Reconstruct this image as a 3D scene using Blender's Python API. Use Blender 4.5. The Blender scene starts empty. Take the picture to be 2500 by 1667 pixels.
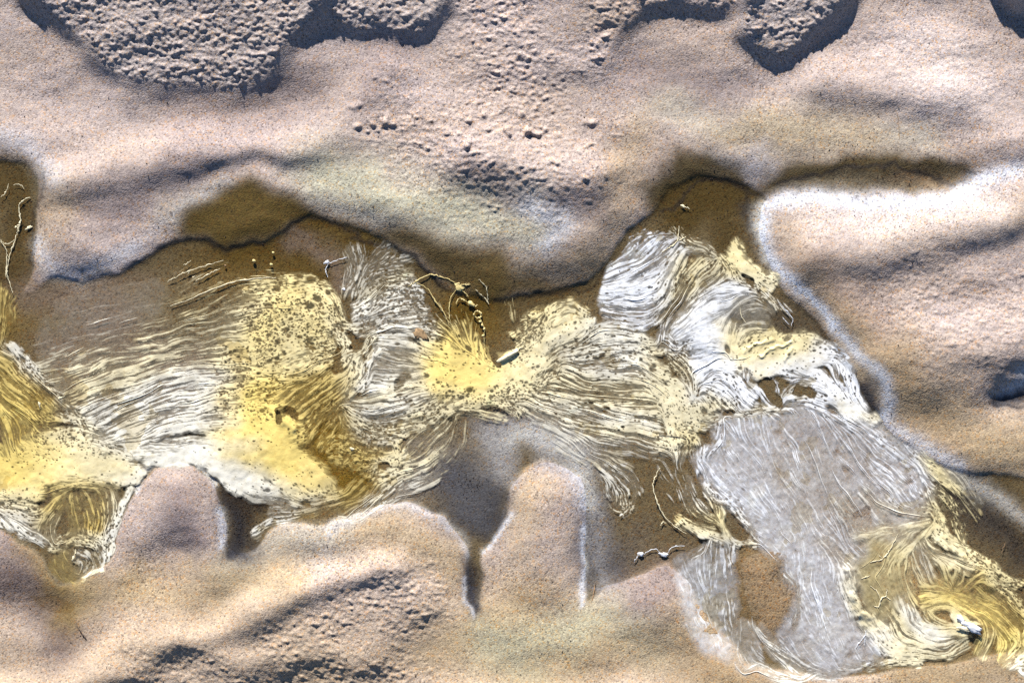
import bpy, math, numpy as np
R_ = math.radians
# ------------------------------------------------------------------ camera, light, exposure
sc = bpy.context.scene
S = 0.0004                      # metres per photo pixel: the frame is one metre wide
CX, CY = 1250.0, 833.5
SUN_ELEV, SUN_AZ = 26.0, 100.0  # azimuth of the sun measured counter-clockwise from +X
cam = bpy.data.cameras.new("camera"); co = bpy.data.objects.new("camera", cam)
sc.collection.objects.link(co); sc.camera = co
cam.lens = 100; cam.sensor_width = 36; cam.clip_start = 0.05; cam.clip_end = 200
co.location = (0, 0, 100 / 36 * 2500 * S); co.rotation_euler = (0, 0, 0)
world = bpy.data.worlds.new("World"); sc.world = world; world.use_nodes = True
wn = world.node_tree; wn.nodes.clear()
sky = wn.nodes.new("ShaderNodeTexSky"); sky.sky_type = 'NISHITA'; sky.sun_disc = False
sky.air_density = .8; sky.dust_density = 0; sky.ozone_density = 4
sky.sun_elevation = R_(SUN_ELEV); sky.sun_rotation = R_(90 - SUN_AZ)
bg = wn.nodes.new("ShaderNodeBackground"); bg.inputs[1].default_value = 0.05
wo = wn.nodes.new("ShaderNodeOutputWorld")
wn.links.new(sky.outputs[0], bg.inputs[0]); wn.links.new(bg.outputs[0], wo.inputs[0])
sl = bpy.data.lights.new("sun", 'SUN'); sl.energy = 5.0; sl.angle = R_(1.0); sl.color = (1.0, 0.965, 0.91)
so = bpy.data.objects.new("sun", sl); sc.collection.objects.link(so)
so.rotation_euler = (R_(90 - SUN_ELEV), 0, R_(SUN_AZ + 90))
sc.view_settings.view_transform = 'Standard'; sc.view_settings.look = 'None'
sc.view_settings.exposure = 0.9; sc.view_settings.gamma = 1.0
sc.cycles.transparent_max_bounces = 12; sc.cycles.max_bounces = 6
sc.cycles.use_denoising = False

# ------------------------------------------------------------------ fields on a fine grid (photo pixels)
rng = np.random.default_rng(7)
G = 1.25
X0, X1, Y0, Y1 = -150.0, 2650.0, -150.0, 1818.0
NX, NY = int((X1 - X0) / G) + 1, int((Y1 - Y0) / G) + 1
gx = X0 + np.arange(NX) * G; gy = Y0 + np.arange(NY) * G
PX, PY = np.meshgrid(gx, gy)
fx = np.fft.rfftfreq(NX)[None, :]; fy = np.fft.fftfreq(NY)[:, None]
def blur(a, sx, sy=None):       # sigma in photo pixels
    sy = sx if sy is None else sy
    k = np.exp(-2 * (math.pi ** 2) * ((fx * sx / G) ** 2 + (fy * sy / G) ** 2))
    return np.fft.irfft2(np.fft.rfft2(a) * k, s=a.shape)
def noise(lam, lamy=None):      # unit-variance band-limited noise
    n = blur(rng.standard_normal((NY, NX)), lam, lamy); n -= n.mean(); return n / n.std()
def sm(a, lo, hi):
    t = np.clip((a - lo) / (hi - lo), 0, 1); return t * t * (3 - 2 * t)
WXs, WYs = 9 * noise(28) + 3 * noise(11), 9 * noise(28) + 3 * noise(11)
WX = WXs + 2.5 * noise(7) + 1.3 * noise(3.5); WY = WYs + 2.5 * noise(7) + 1.3 * noise(3.5)
def tile_pts(tile, nums):
    p = np.array(nums, float).reshape(-1, 2)
    if tile != 'g':
        ox, oy = (0, 825, 1650)[int(tile[0])], (0, 550, 1100)[int(tile[1])]
        p = p * (850 / 2351.) + (ox, oy)
    return p
def dist_line(p, w, warp=1.0, ext=3.0):
    """distance to a polyline in a window, and the direction of its nearest segment"""
    if len(p) == 1: p = np.vstack([p, p + (.01, 0)])
    r = w * ext + 20
    i0, i1 = [int(np.clip((v - X0) / G, 0, NX)) for v in (p[:, 0].min() - r, p[:, 0].max() + r)]
    j0, j1 = [int(np.clip((v - Y0) / G, 0, NY)) for v in (p[:, 1].min() - r, p[:, 1].max() + r)]
    sl_ = (slice(j0, j1), slice(i0, i1))
    x = PX[sl_] + warp * WX[sl_]; y = PY[sl_] + warp * WY[sl_]
    best = np.full(x.shape, 1e18); dx = np.zeros(x.shape); dy = np.zeros(x.shape)
    wsum = np.zeros(x.shape) + 1e-30
    for a, b in zip(p[:-1], p[1:]):
        d = b - a; L2 = d @ d
        t = np.clip(((x - a[0]) * d[0] + (y - a[1]) * d[1]) / L2, 0, 1)
        q = (x - a[0] - t * d[0]) ** 2 + (y - a[1] - t * d[1]) ** 2
        ww = 1 / (q + 25.) ** 2; u = d / math.sqrt(L2)
        dx += ww * u[0]; dy += ww * u[1]; wsum += ww
        np.minimum(best, q, out=best)
    return sl_, np.sqrt(best), dx, dy
def poly_mask(p, soft, warp=1.0, wx=None, wy=None):
    x = PX + warp * (WX if wx is None else wx); y = PY + warp * (WY if wy is None else wy)
    ins = np.zeros(x.shape, bool)
    for a, b in zip(p, np.roll(p, -1, 0)):
        c = (a[1] > y) != (b[1] > y)
        if b[1] != a[1]: ins ^= c & (x < (b[0] - a[0]) * (y - a[1]) / (b[1] - a[1]) + a[0])
    return blur(ins.astype(float), soft)
def parse(txt, nf):
    out = []
    for ln in txt.strip().splitlines():
        ln = ln.split('#')[0].strip()
        if not ln: continue
        h, n = ln.split(':'); h = h.split()
        out.append((h, tile_pts(h[0], [float(v) for v in n.split()])))
    return out

# ------------------------------------------------------------------ sand height (photo pixels, 0 = water level)
POOL = np.array([-300,390, 55,405, 92,440, 100,560, 84,650, 62,720, 130,672, 205,694, 300,668, 400,600, 480,582, 560,607, 640,596, 700,562, 760,520,
  830,547, 900,562, 980,612, 1060,682, 1120,722, 1230,727, 1340,707, 1400,690, 1470,655, 1530,575, 1590,520, 1625,452, 1700,432, 1840,445,
  1872,480, 1858,560, 1885,660, 1965,760, 2050,860, 2130,980, 2165,1050, 2250,1125, 2330,1150, 2480,1160, 2800,1180, 2800,1570, 2450,1600, 2200,1632,
  2000,1655, 1830,1622, 1715,1480, 1640,1370, 1560,1400, 1480,1440, 1425,1480, 1432,1300, 1425,1170, 1330,1115, 1250,1170, 1236,1260, 1190,1350, 1185,1440,
  1172,1508, 1140,1450, 1150,1350, 1095,1262, 1000,1228, 900,1240, 800,1288, 700,1272, 620,1340, 568,1370, 548,1250, 530,1190, 450,1125, 385,1135,
  325,1200, 290,1290, 262,1380, 185,1425, 130,1435, 112,1370, 60,1335, 0,1290, -300,1240], float).reshape(-1, 2)
HT = """
g 4 95: -150 80 100 230 300 300 600 310 800 230 1000 140
g 30 55: 60 470 250 430 400 392 600 375 740 390
g 12 26: 480 445 620 415 760 430
g 17 40: 420 520 520 460 640 435 730 450 800 500
g 13 60: 790 425 920 470
g 25 75: 930 500 1100 520 1300 580 1430 600
g 18 60: 950 180 870 260 850 330
g 42 90: 1150 390 1350 440 1450 430
g 6 90: 1550 230 1750 260 1950 200 2200 40 2400 100
g 26 60: 2000 225 2200 212 2330 240
g 14 60: 1450 320 1650 330 2100 320 2350 330
g 16 48: 1540 470 1600 395 1680 375 1760 392 1850 428 1960 390 2100 372 2250 372 2330 390
g 26 50: 2420 360 2600 330
g 4 36: 1880 455 2050 455 2250 455 2350 440
g 34 75: 1990 640 2150 610 2320 570 2500 520 2700 490
g 20 42: 2200 720 2330 690 2430 650 2520 600 2650 560
g 26 60: 2080 780 2050 700
g 36 95: 2180 860 2350 860 2500 830 2700 800
g 14 70: 2280 1050 2450 1080 2700 1060
g 4 34: 2450 975 2600 965
g 24 50: 160 560 205 640
g 26 60: 440 1190 450 1290
g 6 70: 50 1480 200 1490 330 1430 420 1360
g 20 70: 800 1340 1000 1320
g 22 70: 1300 1240 1320 1420
g 20 70: 1250 1560 1500 1560 1650 1500
g 42 55: -100 1700 150 1700 330 1600
g 10 40: 130 1560 300 1500 420 1480
g 34 55: 330 1590 480 1550 600 1510
g 10 40: 480 1500 600 1440 740 1375 950 1350
g 40 44: 640 1495 720 1445 830 1412 960 1396
g 30 50: 700 1560 850 1490 980 1465
g 26 45: 820 1510 950 1480 1020 1470
g 30 55: 560 1620 700 1590 900 1580
g 18 40: 420 1640 480 1660
g 40 60: 1100 1740 1600 1730
g 14 80: 2050 1690 2500 1690
"""
H = np.full((NY, NX), 14.0)
for h, p in parse(HT, 3):
    s_, d, _, _ = dist_line(p, float(h[2]), .6)
    g = np.exp(-(d / float(h[2])) ** 2); H[s_] += (float(h[1]) - H[s_]) * g
H = 14 + 1.5 * (blur(H, 13) - 14)
pool = poly_mask(POOL, 5, .45); pool_w = blur(pool, 34)
H = H * (1 - pool_w) ** 2 - 4 * pool_w
H += (-3.2 * (pool - .5) - .4) * np.exp(-((pool_w - .5) / .28) ** 2)       # small step at the waterline
for h, p in parse("""
g -3 60: 1850 1180 1950 1280 2030 1420 2050 1550
g 7 62: 1870 1400 1890 1500
g -4 50: 1760 1450 1790 1540
g -3 60: 1350 1070 1300 1040
""", 3):
    s_, d, _, _ = dist_line(p, float(h[2]), .6)
    g = np.exp(-(d / float(h[2])) ** 2); H[s_] += (float(h[1]) - H[s_]) * g
MOUNDS = [
 (37, 11, [50,-300, 48,0, 92,38, 150,72, 200,120, 245,185, 290,196, 350,205, 440,222, 540,228, 620,225, 668,200, 715,128, 785,62, 828,0, 830,-300]),
 (24, 8, [790,-300, 800,60, 850,75, 900,90, 1000,100, 1060,55, 1105,0, 1150,-300]),
 (26, 11, [1170,-300, 1120,0, 1020,110, 1100,200, 1250,220, 1400,205, 1475,180, 1492,130, 1520,75, 1600,42, 1650,20, 1700,38, 1760,44, 1850,30, 1850,-300]),
 (38, 9, [1810,-300, 1812,40, 1795,80, 1840,115, 1885,156, 1925,146, 1975,108, 2030,68, 2085,0, 2100,-300]),
 (50, 6, [2405,-300, 2412,-45, 2450,-5, 2520,20, 2800,20, 2800,-300]),
]
rough = np.zeros((NY, NX)); M = []
for hh, soft, p in MOUNDS:
    m = poly_mask(np.array(p, float).reshape(-1, 2), soft + 7, .7, WXs, WYs); M.append(m)
    if len(M) == 3: m = m * sm(PX, 1180, 1500)
    H += 1.1 * hh * m * (0.22 + 0.80 * np.clip((230 - PY) / 260, 0, 1.3)); rough = np.maximum(rough, .85 * sm(m, .75, 1))
def rough_zone(amp, w, tile, pts):
    global rough
    s_, d, _, _ = dist_line(tile_pts(tile, pts), w, 2.0); rough[s_] = np.maximum(rough[s_], amp * np.exp(-(d / w) ** 2))
rough_zone(.75, 110, 'g', [1200, 20, 1250, 200, 1150, 330])
rough_zone(.6, 85, 'g', [1350, 150, 1280, 330, 1350, 420])
rough_zone(.5, 110, 'g', [1000, 320, 1200, 450])
rough_zone(.55, 120, 'g', [1250, 60, 1250, 250, 1300, 420])
rough_zone(.5, 90, 'g', [2200, 760, 2350, 800, 2500, 760])
rough_zone(.7, 75, 'g', [1000, 1460, 850, 1500, 700, 1560, 760, 1640, 960, 1640])
rough_zone(.5, 60, 'g', [330, 1600, 480, 1640, 600, 1680])
rough_zone(.4, 100, 'g', [2250, 700, 2350, 800, 2500, 760])
rough_zone(.25, 90, 'g', [2150, 120, 2300, 160, 2400, 200])
lump = .36 * noise(7, 4.6) + .5 * noise(3.8, 2.6) + .35 * noise(2.2)
knob = np.maximum(noise(7, 6) - 1.1, 0)
H += rough * (1.8 * lump + 1.0 * np.maximum(lump, 0) ** 1.5 + 1.3 * noise(22, 14))
nb = np.zeros((NY, NX)); s_, d, _, _ = dist_line(np.array([[950, 300], [1150, 330], [1350, 330], [1450, 380]], float), 90, 1)
nb[s_] = np.exp(-(d / 90) ** 2); H += nb * 6 * knob
H += (1 - pool_w) * (.45 * noise(16, 10) + 0.12 * noise(6)) + .10 * noise(3) + 2.0 * noise(60, 30) * (1 - .7 * pool_w)
# ------------------------------------------------------------------ sand colour: stains, wet zones, salt rims, and shade and light painted on some slopes
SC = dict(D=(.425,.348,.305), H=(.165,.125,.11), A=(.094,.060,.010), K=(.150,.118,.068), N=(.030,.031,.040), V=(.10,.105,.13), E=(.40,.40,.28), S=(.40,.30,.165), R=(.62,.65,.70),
          O=(.33,.225,.125), P=(.235,.185,.18), Q=(.18,.115,.016), L=(.62,.54,.50), M=(.076,.053,.017), U=(.36,.37,.42), Z=(.035,.028,.022))  # mauve P also paints shade on slopes; pale L paints sunlit slopes
CT = """
g S 190 .5: 0 1600 1250 1600 2600 1640
g S 150 .45: 2100 900 2350 1080 2600 1100
g S 70 .35: 1950 560 2300 560 2600 500
g E 80 .75: 780 420 900 460 1100 520 1280 540
g E 50 .35: 420 510 520 470
g E 60 .35: 1620 250 1900 330 2250 330
g S 60 .5: 1560 330 1500 560 1450 640
g S 70 .45: 1800 340 2100 340
g P 60 .6: 120 480 250 520 330 460 480 420
g P 70 .5: 450 300 620 300 750 200
g P 60 .5: 960 130 900 200
g P 50 .6: 1550 180 1700 190 1800 230
g P 50 .5: 1150 420 1280 500 1450 500
g P 50 .5: 1650 440 1800 440
g U 40 .6: 1750 395 1850 405
g S 60 .5: 110 600 140 480
g S 90 .7: 2000 700 2080 850 2250 1000 2400 1100 2600 1120
g O 60 .4: 1960 620 2100 800 2230 950 2300 1080
g P 50 .5: 2060 580 1990 640 2150 780
g L 60 .7: 2000 540 2200 540 2400 500
g L 90 .6: 2250 120 2350 200
g S 70 .7: 900 1300 1000 1300 1100 1380
g S 90 .7: 1300 1200 1320 1350 1280 1480 1100 1560
g S 100 .8: 1250 1600 1500 1560 1650 1500 1800 1680
g E 60 .6: 1180 1560 1260 1590 1500 1500 1600 1560
g E 60 .4: 560 1400 650 1340 800 1290
g S 60 .7: 330 1430 430 1440 560 1430 700 1400
g P 60 .75: 440 1220 470 1310
g H 85 .95: -50 1400 60 1420 150 1480 130 1550
g H 50 .6: 20 1320 100 1380 180 1470 240 1440
g Q 34 .5: 60 1320 120 1400
g Q 45 .7: 130 1440 190 1440 160 1500
g S 50 .6: 120 1330 230 1460 330 1420
g O 70 .5: 1620 1560 1750 1600 2000 1690
g P 60 .6: 1560 1480 1640 1440
g Q 60 .5: 2200 1650 2400 1640 2600 1640
g D 60 .7: 1360 1240 1350 1350
"""
col = np.empty((NY, NX, 3)); col[:] = SC['D']
col *= 1 + .04 * noise(70, 35)[..., None] * np.array((.6, .8, 1.3))
def paint(txt):
    for h, p in parse(txt, 4):
        w = float(h[2]); s_, d, _, _ = dist_line(p, w, .5 if h[1] == 'R' else 1.0)
        g = (np.exp(-(d / w) ** 2) * float(h[3]))[..., None]; col[s_] += (np.array(SC[h[1]]) - col[s_]) * g
mm = np.maximum.reduce([M[0], M[1], M[3], M[4]])[..., None] * .6; col += (np.array((.37, .33, .31)) - col) * mm
paint(CT)
pw = poly_mask(POOL, 7, .45)[..., None]; col += (np.array(SC['K']) - col) * sm(pw, .25, .8)
for cc, st, so_, pp in (
  ('A', 1, 12, [395,598, 440,535, 500,486, 570,460, 650,455, 720,474, 770,512, 785,545, 700,580, 640,604, 560,614, 480,590]),
  ('A', .95, 15, [735,500, 780,512, 830,528, 900,540, 1000,552, 1100,572, 1200,608, 1280,650, 1370,668, 1480,652, 1470,664, 1340,714, 1230,734, 1120,729, 1060,692, 980,620, 900,576, 830,556, 760,540]),
  ('M', .93, 12, [1560,530, 1592,456, 1640,412, 1720,396, 1790,418, 1855,432, 1950,402, 2100,388, 2250,394, 2340,408, 2400,425, 2330,462, 2200,472, 2050,464, 1900,452, 1868,480, 1840,520, 1700,540])):
    mk = poly_mask(np.array(pp, float).reshape(-1, 2), so_, 1.2)[..., None] * st; col += (np.array(SC[cc]) - col) * mk
paint("""
g K 30 .6: 1280 650 1470 650
g M 40 .9: 1600 470 1660 410 1740 400 1800 420
g M 26 .9: 1880 440 1980 415 2100 405 2200 400 2290 410 2350 405
g K 26 .8: 1950 450 2100 455 2250 460 2330 430
g O 18 .5: 2180 430 2280 445 2340 440
g M 50 .8: 1650 520 1750 520 1780 580
g M 30 .45: 440 625 520 615 600 640 700 610 760 570 830 580 900 620 980 680 1060 745 1200 775 1350 740
g N 20 .6: 1820 500 1835 570
g Q 60 .8: 640 960 720 920 780 960
g Q 55 .85: 780 1080 790 1180 860 1160 920 1180
g Q 50 .7: 1120 760 1180 800
g Q 60 .8: 20 900 60 980
g Q 60 .8: 2300 1500 2400 1520 2500 1560
g U 60 .35: 1000 1180 1080 1130
g P 60 .5: 330 850 420 950 500 900
g Q 50 .6: -10 720 20 800
g Q 60 .35: 520 660 640 680 720 700
g M 60 .8: -50 450 40 460 50 600 20 680
g A 22 .5: -60 400 40 400 85 420
g A 30 .7: 720 530 780 545 840 560 900 585
g A 60 .75: 600 620 720 640 780 700
g A 60 .9: 1080 800 1150 760 1180 720
g Q 70 .5: 780 860 720 940 780 1080 800 1180 860 1150
g P 60 .4: 100 720 250 760 150 850
g P 50 .25: 200 700 330 700 180 940
g P 24 .4: 700 600 740 580 800 620 830 700
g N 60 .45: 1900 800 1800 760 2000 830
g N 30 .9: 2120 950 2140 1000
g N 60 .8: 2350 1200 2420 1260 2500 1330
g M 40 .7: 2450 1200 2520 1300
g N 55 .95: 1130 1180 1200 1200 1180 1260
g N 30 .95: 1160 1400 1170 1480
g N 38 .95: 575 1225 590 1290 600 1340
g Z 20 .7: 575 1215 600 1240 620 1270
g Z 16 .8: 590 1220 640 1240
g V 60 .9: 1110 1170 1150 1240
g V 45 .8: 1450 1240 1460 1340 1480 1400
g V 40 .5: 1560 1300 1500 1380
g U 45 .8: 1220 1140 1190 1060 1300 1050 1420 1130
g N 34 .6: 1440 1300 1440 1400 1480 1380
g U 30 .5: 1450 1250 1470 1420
g K 80 .8: 1560 1250 1600 1180
g P 60 .6: 1560 1440 1620 1400
g O 60 .75: 1850 1390 1890 1470 1880 1530
g U 60 .4: 1950 1180 2000 1400 2050 1550
g S 80 .8: 2150 1350 2200 1420 2350 1500
""")
VP = [1712,1120, 1708,1180, 1760,1230, 1830,1290, 1900,1350, 1945,1420, 1955,1500, 1925,1560, 2000,1640, 2080,1625, 2150,1600, 2110,1540, 2060,1460, 2050,1400, 2070,1350, 2160,1290, 2230,1265, 2270,1250, 2280,1200, 2230,1120, 2120,1040, 1990,1000, 1900,1010, 1790,1020, 1750,1070]
mk = poly_mask(np.array(VP, float).reshape(-1, 2), 14, 1.2)[..., None] * .8; col += (np.array((.31, .265, .245)) - col) * mk
# grooves, waterlines: thin dark lines
paint("""
g Z 6 .75: 200 697 300 670 400 602 470 584 520 596 590 610 640 604
g Z 6 .8: 690 575 745 535 800 535 870 570 950 600 1010 645 1080 700
g Z 5 .7: 1210 722 1260 728 1340 706 1420 690 1470 665
g Z 7 .8: 1600 520 1660 478 1720 452 1790 440 1830 440 1860 460
g Z 6 .85: 1890 440 1960 430 2040 420 2110 412 2160 406 2230 425 2300 432
g Z 8 .7: 2300 440 2340 440 2370 425
g Z 7 .6: 92 440 98 470 102 500 92 560 75 640
g Z 6 .6: 1830 450 1832 500 1826 560
""")
# pale blue salt rims where the ripples come out of the water
paint("""
21 R 13 .9: 560 10 600 150 680 300 850 430 980 570 1060 680
21 R 15 .75: 1060 690 1200 850 1330 960 1420 1080 1445 1180 1400 1300
21 R 22 .6: 1430 1350 1560 1440 1700 1540 1900 1640
g R 22 .85: 1862 560 1865 510 1900 488 1980 482 2080 492 2200 500 2300 495 2360 460 2420 430 2560 400
g R 30 .5: 1290 505 1380 540 1330 600
g R 24 .4: 100 600 140 660 200 680 260 650 330 600
g R 16 .15: 330 600 450 500 560 450
g R 30 .35: 0 340 80 370 130 440
g R 7 .9: 325 1200 350 1150 400 1122 450 1120 500 1150 530 1190
g R 9 .5: 545 1240 550 1330
g R 12 .3: 800 1300 900 1250 1000 1235 1080 1262 1130 1310 1150 1360
g R 8 .5: 1250 1250 1210 1310 1190 1350
g R 7 .4: 1138 1410 1138 1460 1160 1500
g R 7 .6: 1428 1290 1430 1380 1420 1450 1415 1480
g R 26 .6: 1240 1080 1300 1060 1380 1090 1420 1150 1435 1230
g R 22 .6: 2440 970 2500 920 2560 900
g R 22 .5: 2380 1180 2460 1230 2560 1300
""")
paint("g N 22 .95: 2440 978 2560 975\ng N 8 .8: 2420 985 2500 1005")
col = np.clip(col, .01, .95)
wet = np.clip(blur(pool, 10), 0, 1)

# ------------------------------------------------------------------ scene helpers
def P(x, y, z=0.0): return ((x - CX) * S, (CY - y) * S, z * S)
def link(o, parent=None):
    sc.collection.objects.link(o)
    if parent: o.parent = parent
    return o
def tag(o, label=None, cat=None, group=None, kind=None):
    for k, v in (('label', label), ('category', cat), ('group', group), ('kind', kind)):
        if v: o[k] = v
    return o
def empty(name, x, y, z=0):
    o = bpy.data.objects.new(name, None); o.location = P(x, y, z); o.empty_display_size = .01
    return link(o)
def np_mesh(name, V, F, mat, cols=None, alpha=None, parent=None, smooth=True, extra=None):
    """V (n,3) metres, F (m,3|4) ints"""
    V = np.asarray(V, np.float32)
    if parent is not None: V = V - np.array(parent.location, np.float32)
    me = bpy.data.meshes.new(name); k = F.shape[1]
    me.vertices.add(len(V)); me.vertices.foreach_set("co", V.ravel())
    me.loops.add(F.size); me.loops.foreach_set("vertex_index", F.astype(np.int32).ravel())
    me.polygons.add(len(F)); me.polygons.foreach_set("loop_start", np.arange(0, F.size, k, dtype=np.int32))
    me.polygons.foreach_set("loop_total", np.full(len(F), k, np.int32))
    me.update(calc_edges=True)
    if smooth: me.polygons.foreach_set("use_smooth", np.ones(len(F), bool))
    if cols is not None:
        a = me.color_attributes.new("tone", 'FLOAT_COLOR', 'POINT')
        c = np.ones((len(V), 4), np.float32); c[:, :3] = cols
        if alpha is not None: c[:, 3] = alpha
        a.data.foreach_set("color", c.ravel())
    for nm, arr in (extra or {}).items():
        a = me.attributes.new(nm, 'FLOAT', 'POINT'); a.data.foreach_set("value", arr.astype(np.float32))
    me.materials.append(mat)
    return link(bpy.data.objects.new(name, me), parent)
def nodes(mat):
    mat.use_nodes = True; t = mat.node_tree; t.nodes.clear()
    return t, (lambda k, **a: _new(t, k, a)), t.links.new
def _new(t, k, a):
    n = t.nodes.new(k)
    for p, v in a.items(): setattr(n, p, v)
    return n
def ramp(n, stops, interp='LINEAR'):
    r = n.color_ramp; r.interpolation = interp
    while len(r.elements) < len(stops): r.elements.new(.5)
    for e, (p, c) in zip(r.elements, stops): e.position = p; e.color = (*c, 1) if len(c) == 3 else c

# sand: every grain a Voronoi cell with a mineral colour of its own
m_sand = bpy.data.materials.new("sand_grains"); t, N, Lk = nodes(m_sand)
tc = N("ShaderNodeTexCoord"); at = N("ShaderNodeAttribute", attribute_name="tone"); aw = N("ShaderNodeAttribute", attribute_name="wet")
def grain_mix(base_out, scale, lo):
    v = N("ShaderNodeTexVoronoi", voronoi_dimensions='3D'); v.inputs['Scale'].default_value = scale; v.inputs['Randomness'].default_value = 1
    Lk(tc.outputs['Object'], v.inputs['Vector'])
    se = N("ShaderNodeSeparateColor"); Lk(v.outputs['Color'], se.inputs[0])
    r = N("ShaderNodeValToRGB"); Lk(se.outputs[0], r.inputs[0]); ramp(r, lo, 'CONSTANT')
    m = N("ShaderNodeMix", data_type='RGBA', blend_type='MULTIPLY'); m.inputs[0].default_value = 1
    Lk(base_out, m.inputs[6]); Lk(r.outputs[0], m.inputs[7]); ng = N("ShaderNodeTexNoise"); ng.inputs['Scale'].default_value = 1 / (170 * S); ng.inputs['Detail'].default_value = 3; Lk(tc.outputs['Object'], ng.inputs['Vector'])
    rg = N("ShaderNodeMapRange"); Lk(ng.outputs['Fac'], rg.inputs[0]); rg.inputs[1].default_value = .35; rg.inputs[2].default_value = .65; rg.inputs[3].default_value = .62; rg.inputs[4].default_value = 1; Lk(rg.outputs[0], m.inputs[0])
    return v, m.outputs[2], se
v1, c1, se1 = grain_mix(at.outputs['Color'], 1 / (3.4 * S), [(0, (.42, .40, .42)), (.07, (.76, .74, .77)), (.28, (.97, .97, 1.02)), (.56, (1.11, 1.10, 1.10)), (.82, (1.14, .97, .78)), (.91, (1.02, .74, .46)), (.95, (1.38, 1.38, 1.42))])
v2, c2, se2 = grain_mix(c1, 1 / (7.5 * S), [(0, (.88, .86, .85)), (.15, (.98, .98, 1.0)), (.5, (1.02, 1.02, 1.01)), (.90, (1.05, .96, .88)), (.96, (.88, .88, .92)), (.98, (1.1, 1.1, 1.1))])
b = N("ShaderNodeBsdfPrincipled"); Lk(c2, b.inputs['Base Color'])
mr = N("ShaderNodeMapRange"); Lk(aw.outputs['Fac'], mr.inputs[0]); mr.inputs[3].default_value = .78; mr.inputs[4].default_value = .5
Lk(mr.outputs[0], b.inputs['Roughness']); ms = N('ShaderNodeMapRange'); Lk(aw.outputs['Fac'], ms.inputs[0]); ms.inputs[3].default_value = .3; ms.inputs[4].default_value = .08; Lk(ms.outputs[0], b.inputs['Specular IOR Level'])
ns = N("ShaderNodeTexNoise"); ns.inputs['Scale'].default_value = 1 / (9 * S); ns.inputs['Detail'].default_value = 4; ns.inputs['Roughness'].default_value = .75
Lk(tc.outputs['Object'], ns.inputs['Vector'])
ad = N("ShaderNodeMath", operation='MULTIPLY_ADD'); Lk(v1.outputs['Distance'], ad.inputs[0]); ad.inputs[1].default_value = -.9; Lk(ns.outputs['Fac'], ad.inputs[2])
bp = N("ShaderNodeBump"); bp.inputs['Strength'].default_value = .5; bp.inputs['Distance'].default_value = 1.4 * S
Lk(ad.outputs[0], bp.inputs['Height']); Lk(bp.outputs[0], b.inputs['Normal'])
o = N("ShaderNodeOutputMaterial"); Lk(b.outputs[0], o.inputs[0])

# ground sheet: fine inside the picture, coarse rings out to twenty metres
def coarse(a0, step, far):
    r = [step]; 
    while r[-1] < far: r.append(r[-1] * 1.35 + step)
    return np.array(r)
ex = coarse(0, 2.5, 45000)
cx = np.concatenate([X0 - ex[::-1], gx[::2], X1 + ex]); cy = np.concatenate([Y0 - ex[::-1], gy[::2], Y1 + ex])
ne = len(ex)
def refl(c, lo, n):          # past the modelled area the ripples carry on as a mirrored repeat
    k = np.rint((c - lo) / G).astype(int) % (2 * n - 2); return np.where(k >= n, 2 * n - 2 - k, k)
ri, rj = refl(cy, Y0, NY), refl(cx, X0, NX); Hp = H[ri][:, rj]; Cp = col[ri][:, rj]; Wp = wet[ri][:, rj]
XX, YY = np.meshgrid(cx, cy)
out = np.maximum(np.maximum(X0 - XX, XX - X1), np.maximum(Y0 - YY, YY - Y1))
f = np.clip((out - 300) / 2500, 0, 1); f = f * f * (3 - 2 * f)
Hp = Hp * (1 - f) + f * (14 + 10 * np.sin(XX / 310 + 1.3 * np.sin(YY / 420)) * np.sin(YY / 190 + np.sin(XX / 500)))
Cp = Cp * (1 - f[..., None]) + f[..., None] * np.array(SC['D']); Wp = Wp * (1 - f)
V = np.stack([(XX - CX) * S, (CY - YY) * S, Hp * S], -1).reshape(-1, 3)
n1, n0 = XX.shape; I = np.arange(n1 * n0).reshape(n1, n0)
F = np.stack([I[:-1, :-1], I[1:, :-1], I[1:, 1:], I[:-1, 1:]], -1).reshape(-1, 4)
sand = np_mesh("sand", V, F, m_sand, Cp.reshape(-1, 3), extra={"wet": Wp.ravel()}); tag(sand, kind='structure', label='rippled beach sand, dry and pale on the crests, dark and wet in the hollows')
del V, F, Cp

# water: thin tinted sheet at level zero, only where the sand dips under it
m_water = bpy.data.materials.new("pool_water"); t, N, Lk = nodes(m_water)
tr = N("ShaderNodeBsdfTransparent"); tr.inputs[0].default_value = (.93, .90, .83, 1)
gl = N("ShaderNodeBsdfGlossy"); gl.inputs['Roughness'].default_value = .04
fr = N("ShaderNodeFresnel"); fr.inputs[0].default_value = 1.33
ge = N("ShaderNodeNewGeometry"); iv = N("ShaderNodeMath", operation='SUBTRACT'); iv.inputs[0].default_value = 1; Lk(ge.outputs['Backfacing'], iv.inputs[1])
fm = N("ShaderNodeMath", operation='MULTIPLY'); Lk(fr.outputs[0], fm.inputs[0]); Lk(iv.outputs[0], fm.inputs[1])
mx = N("ShaderNodeMixShader"); Lk(fm.outputs[0], mx.inputs[0]); Lk(tr.outputs[0], mx.inputs[1]); Lk(gl.outputs[0], mx.inputs[2])
nz = N("ShaderNodeTexNoise"); nz.inputs['Scale'].default_value = 25; bw = N("ShaderNodeBump"); bw.inputs['Strength'].default_value = .05; bw.inputs['Distance'].default_value = .002
Lk(nz.outputs[0], bw.inputs['Height']); Lk(bw.outputs[0], gl.inputs['Normal'])
o = N("ShaderNodeOutputMaterial"); Lk(mx.outputs[0], o.inputs[0])
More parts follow.
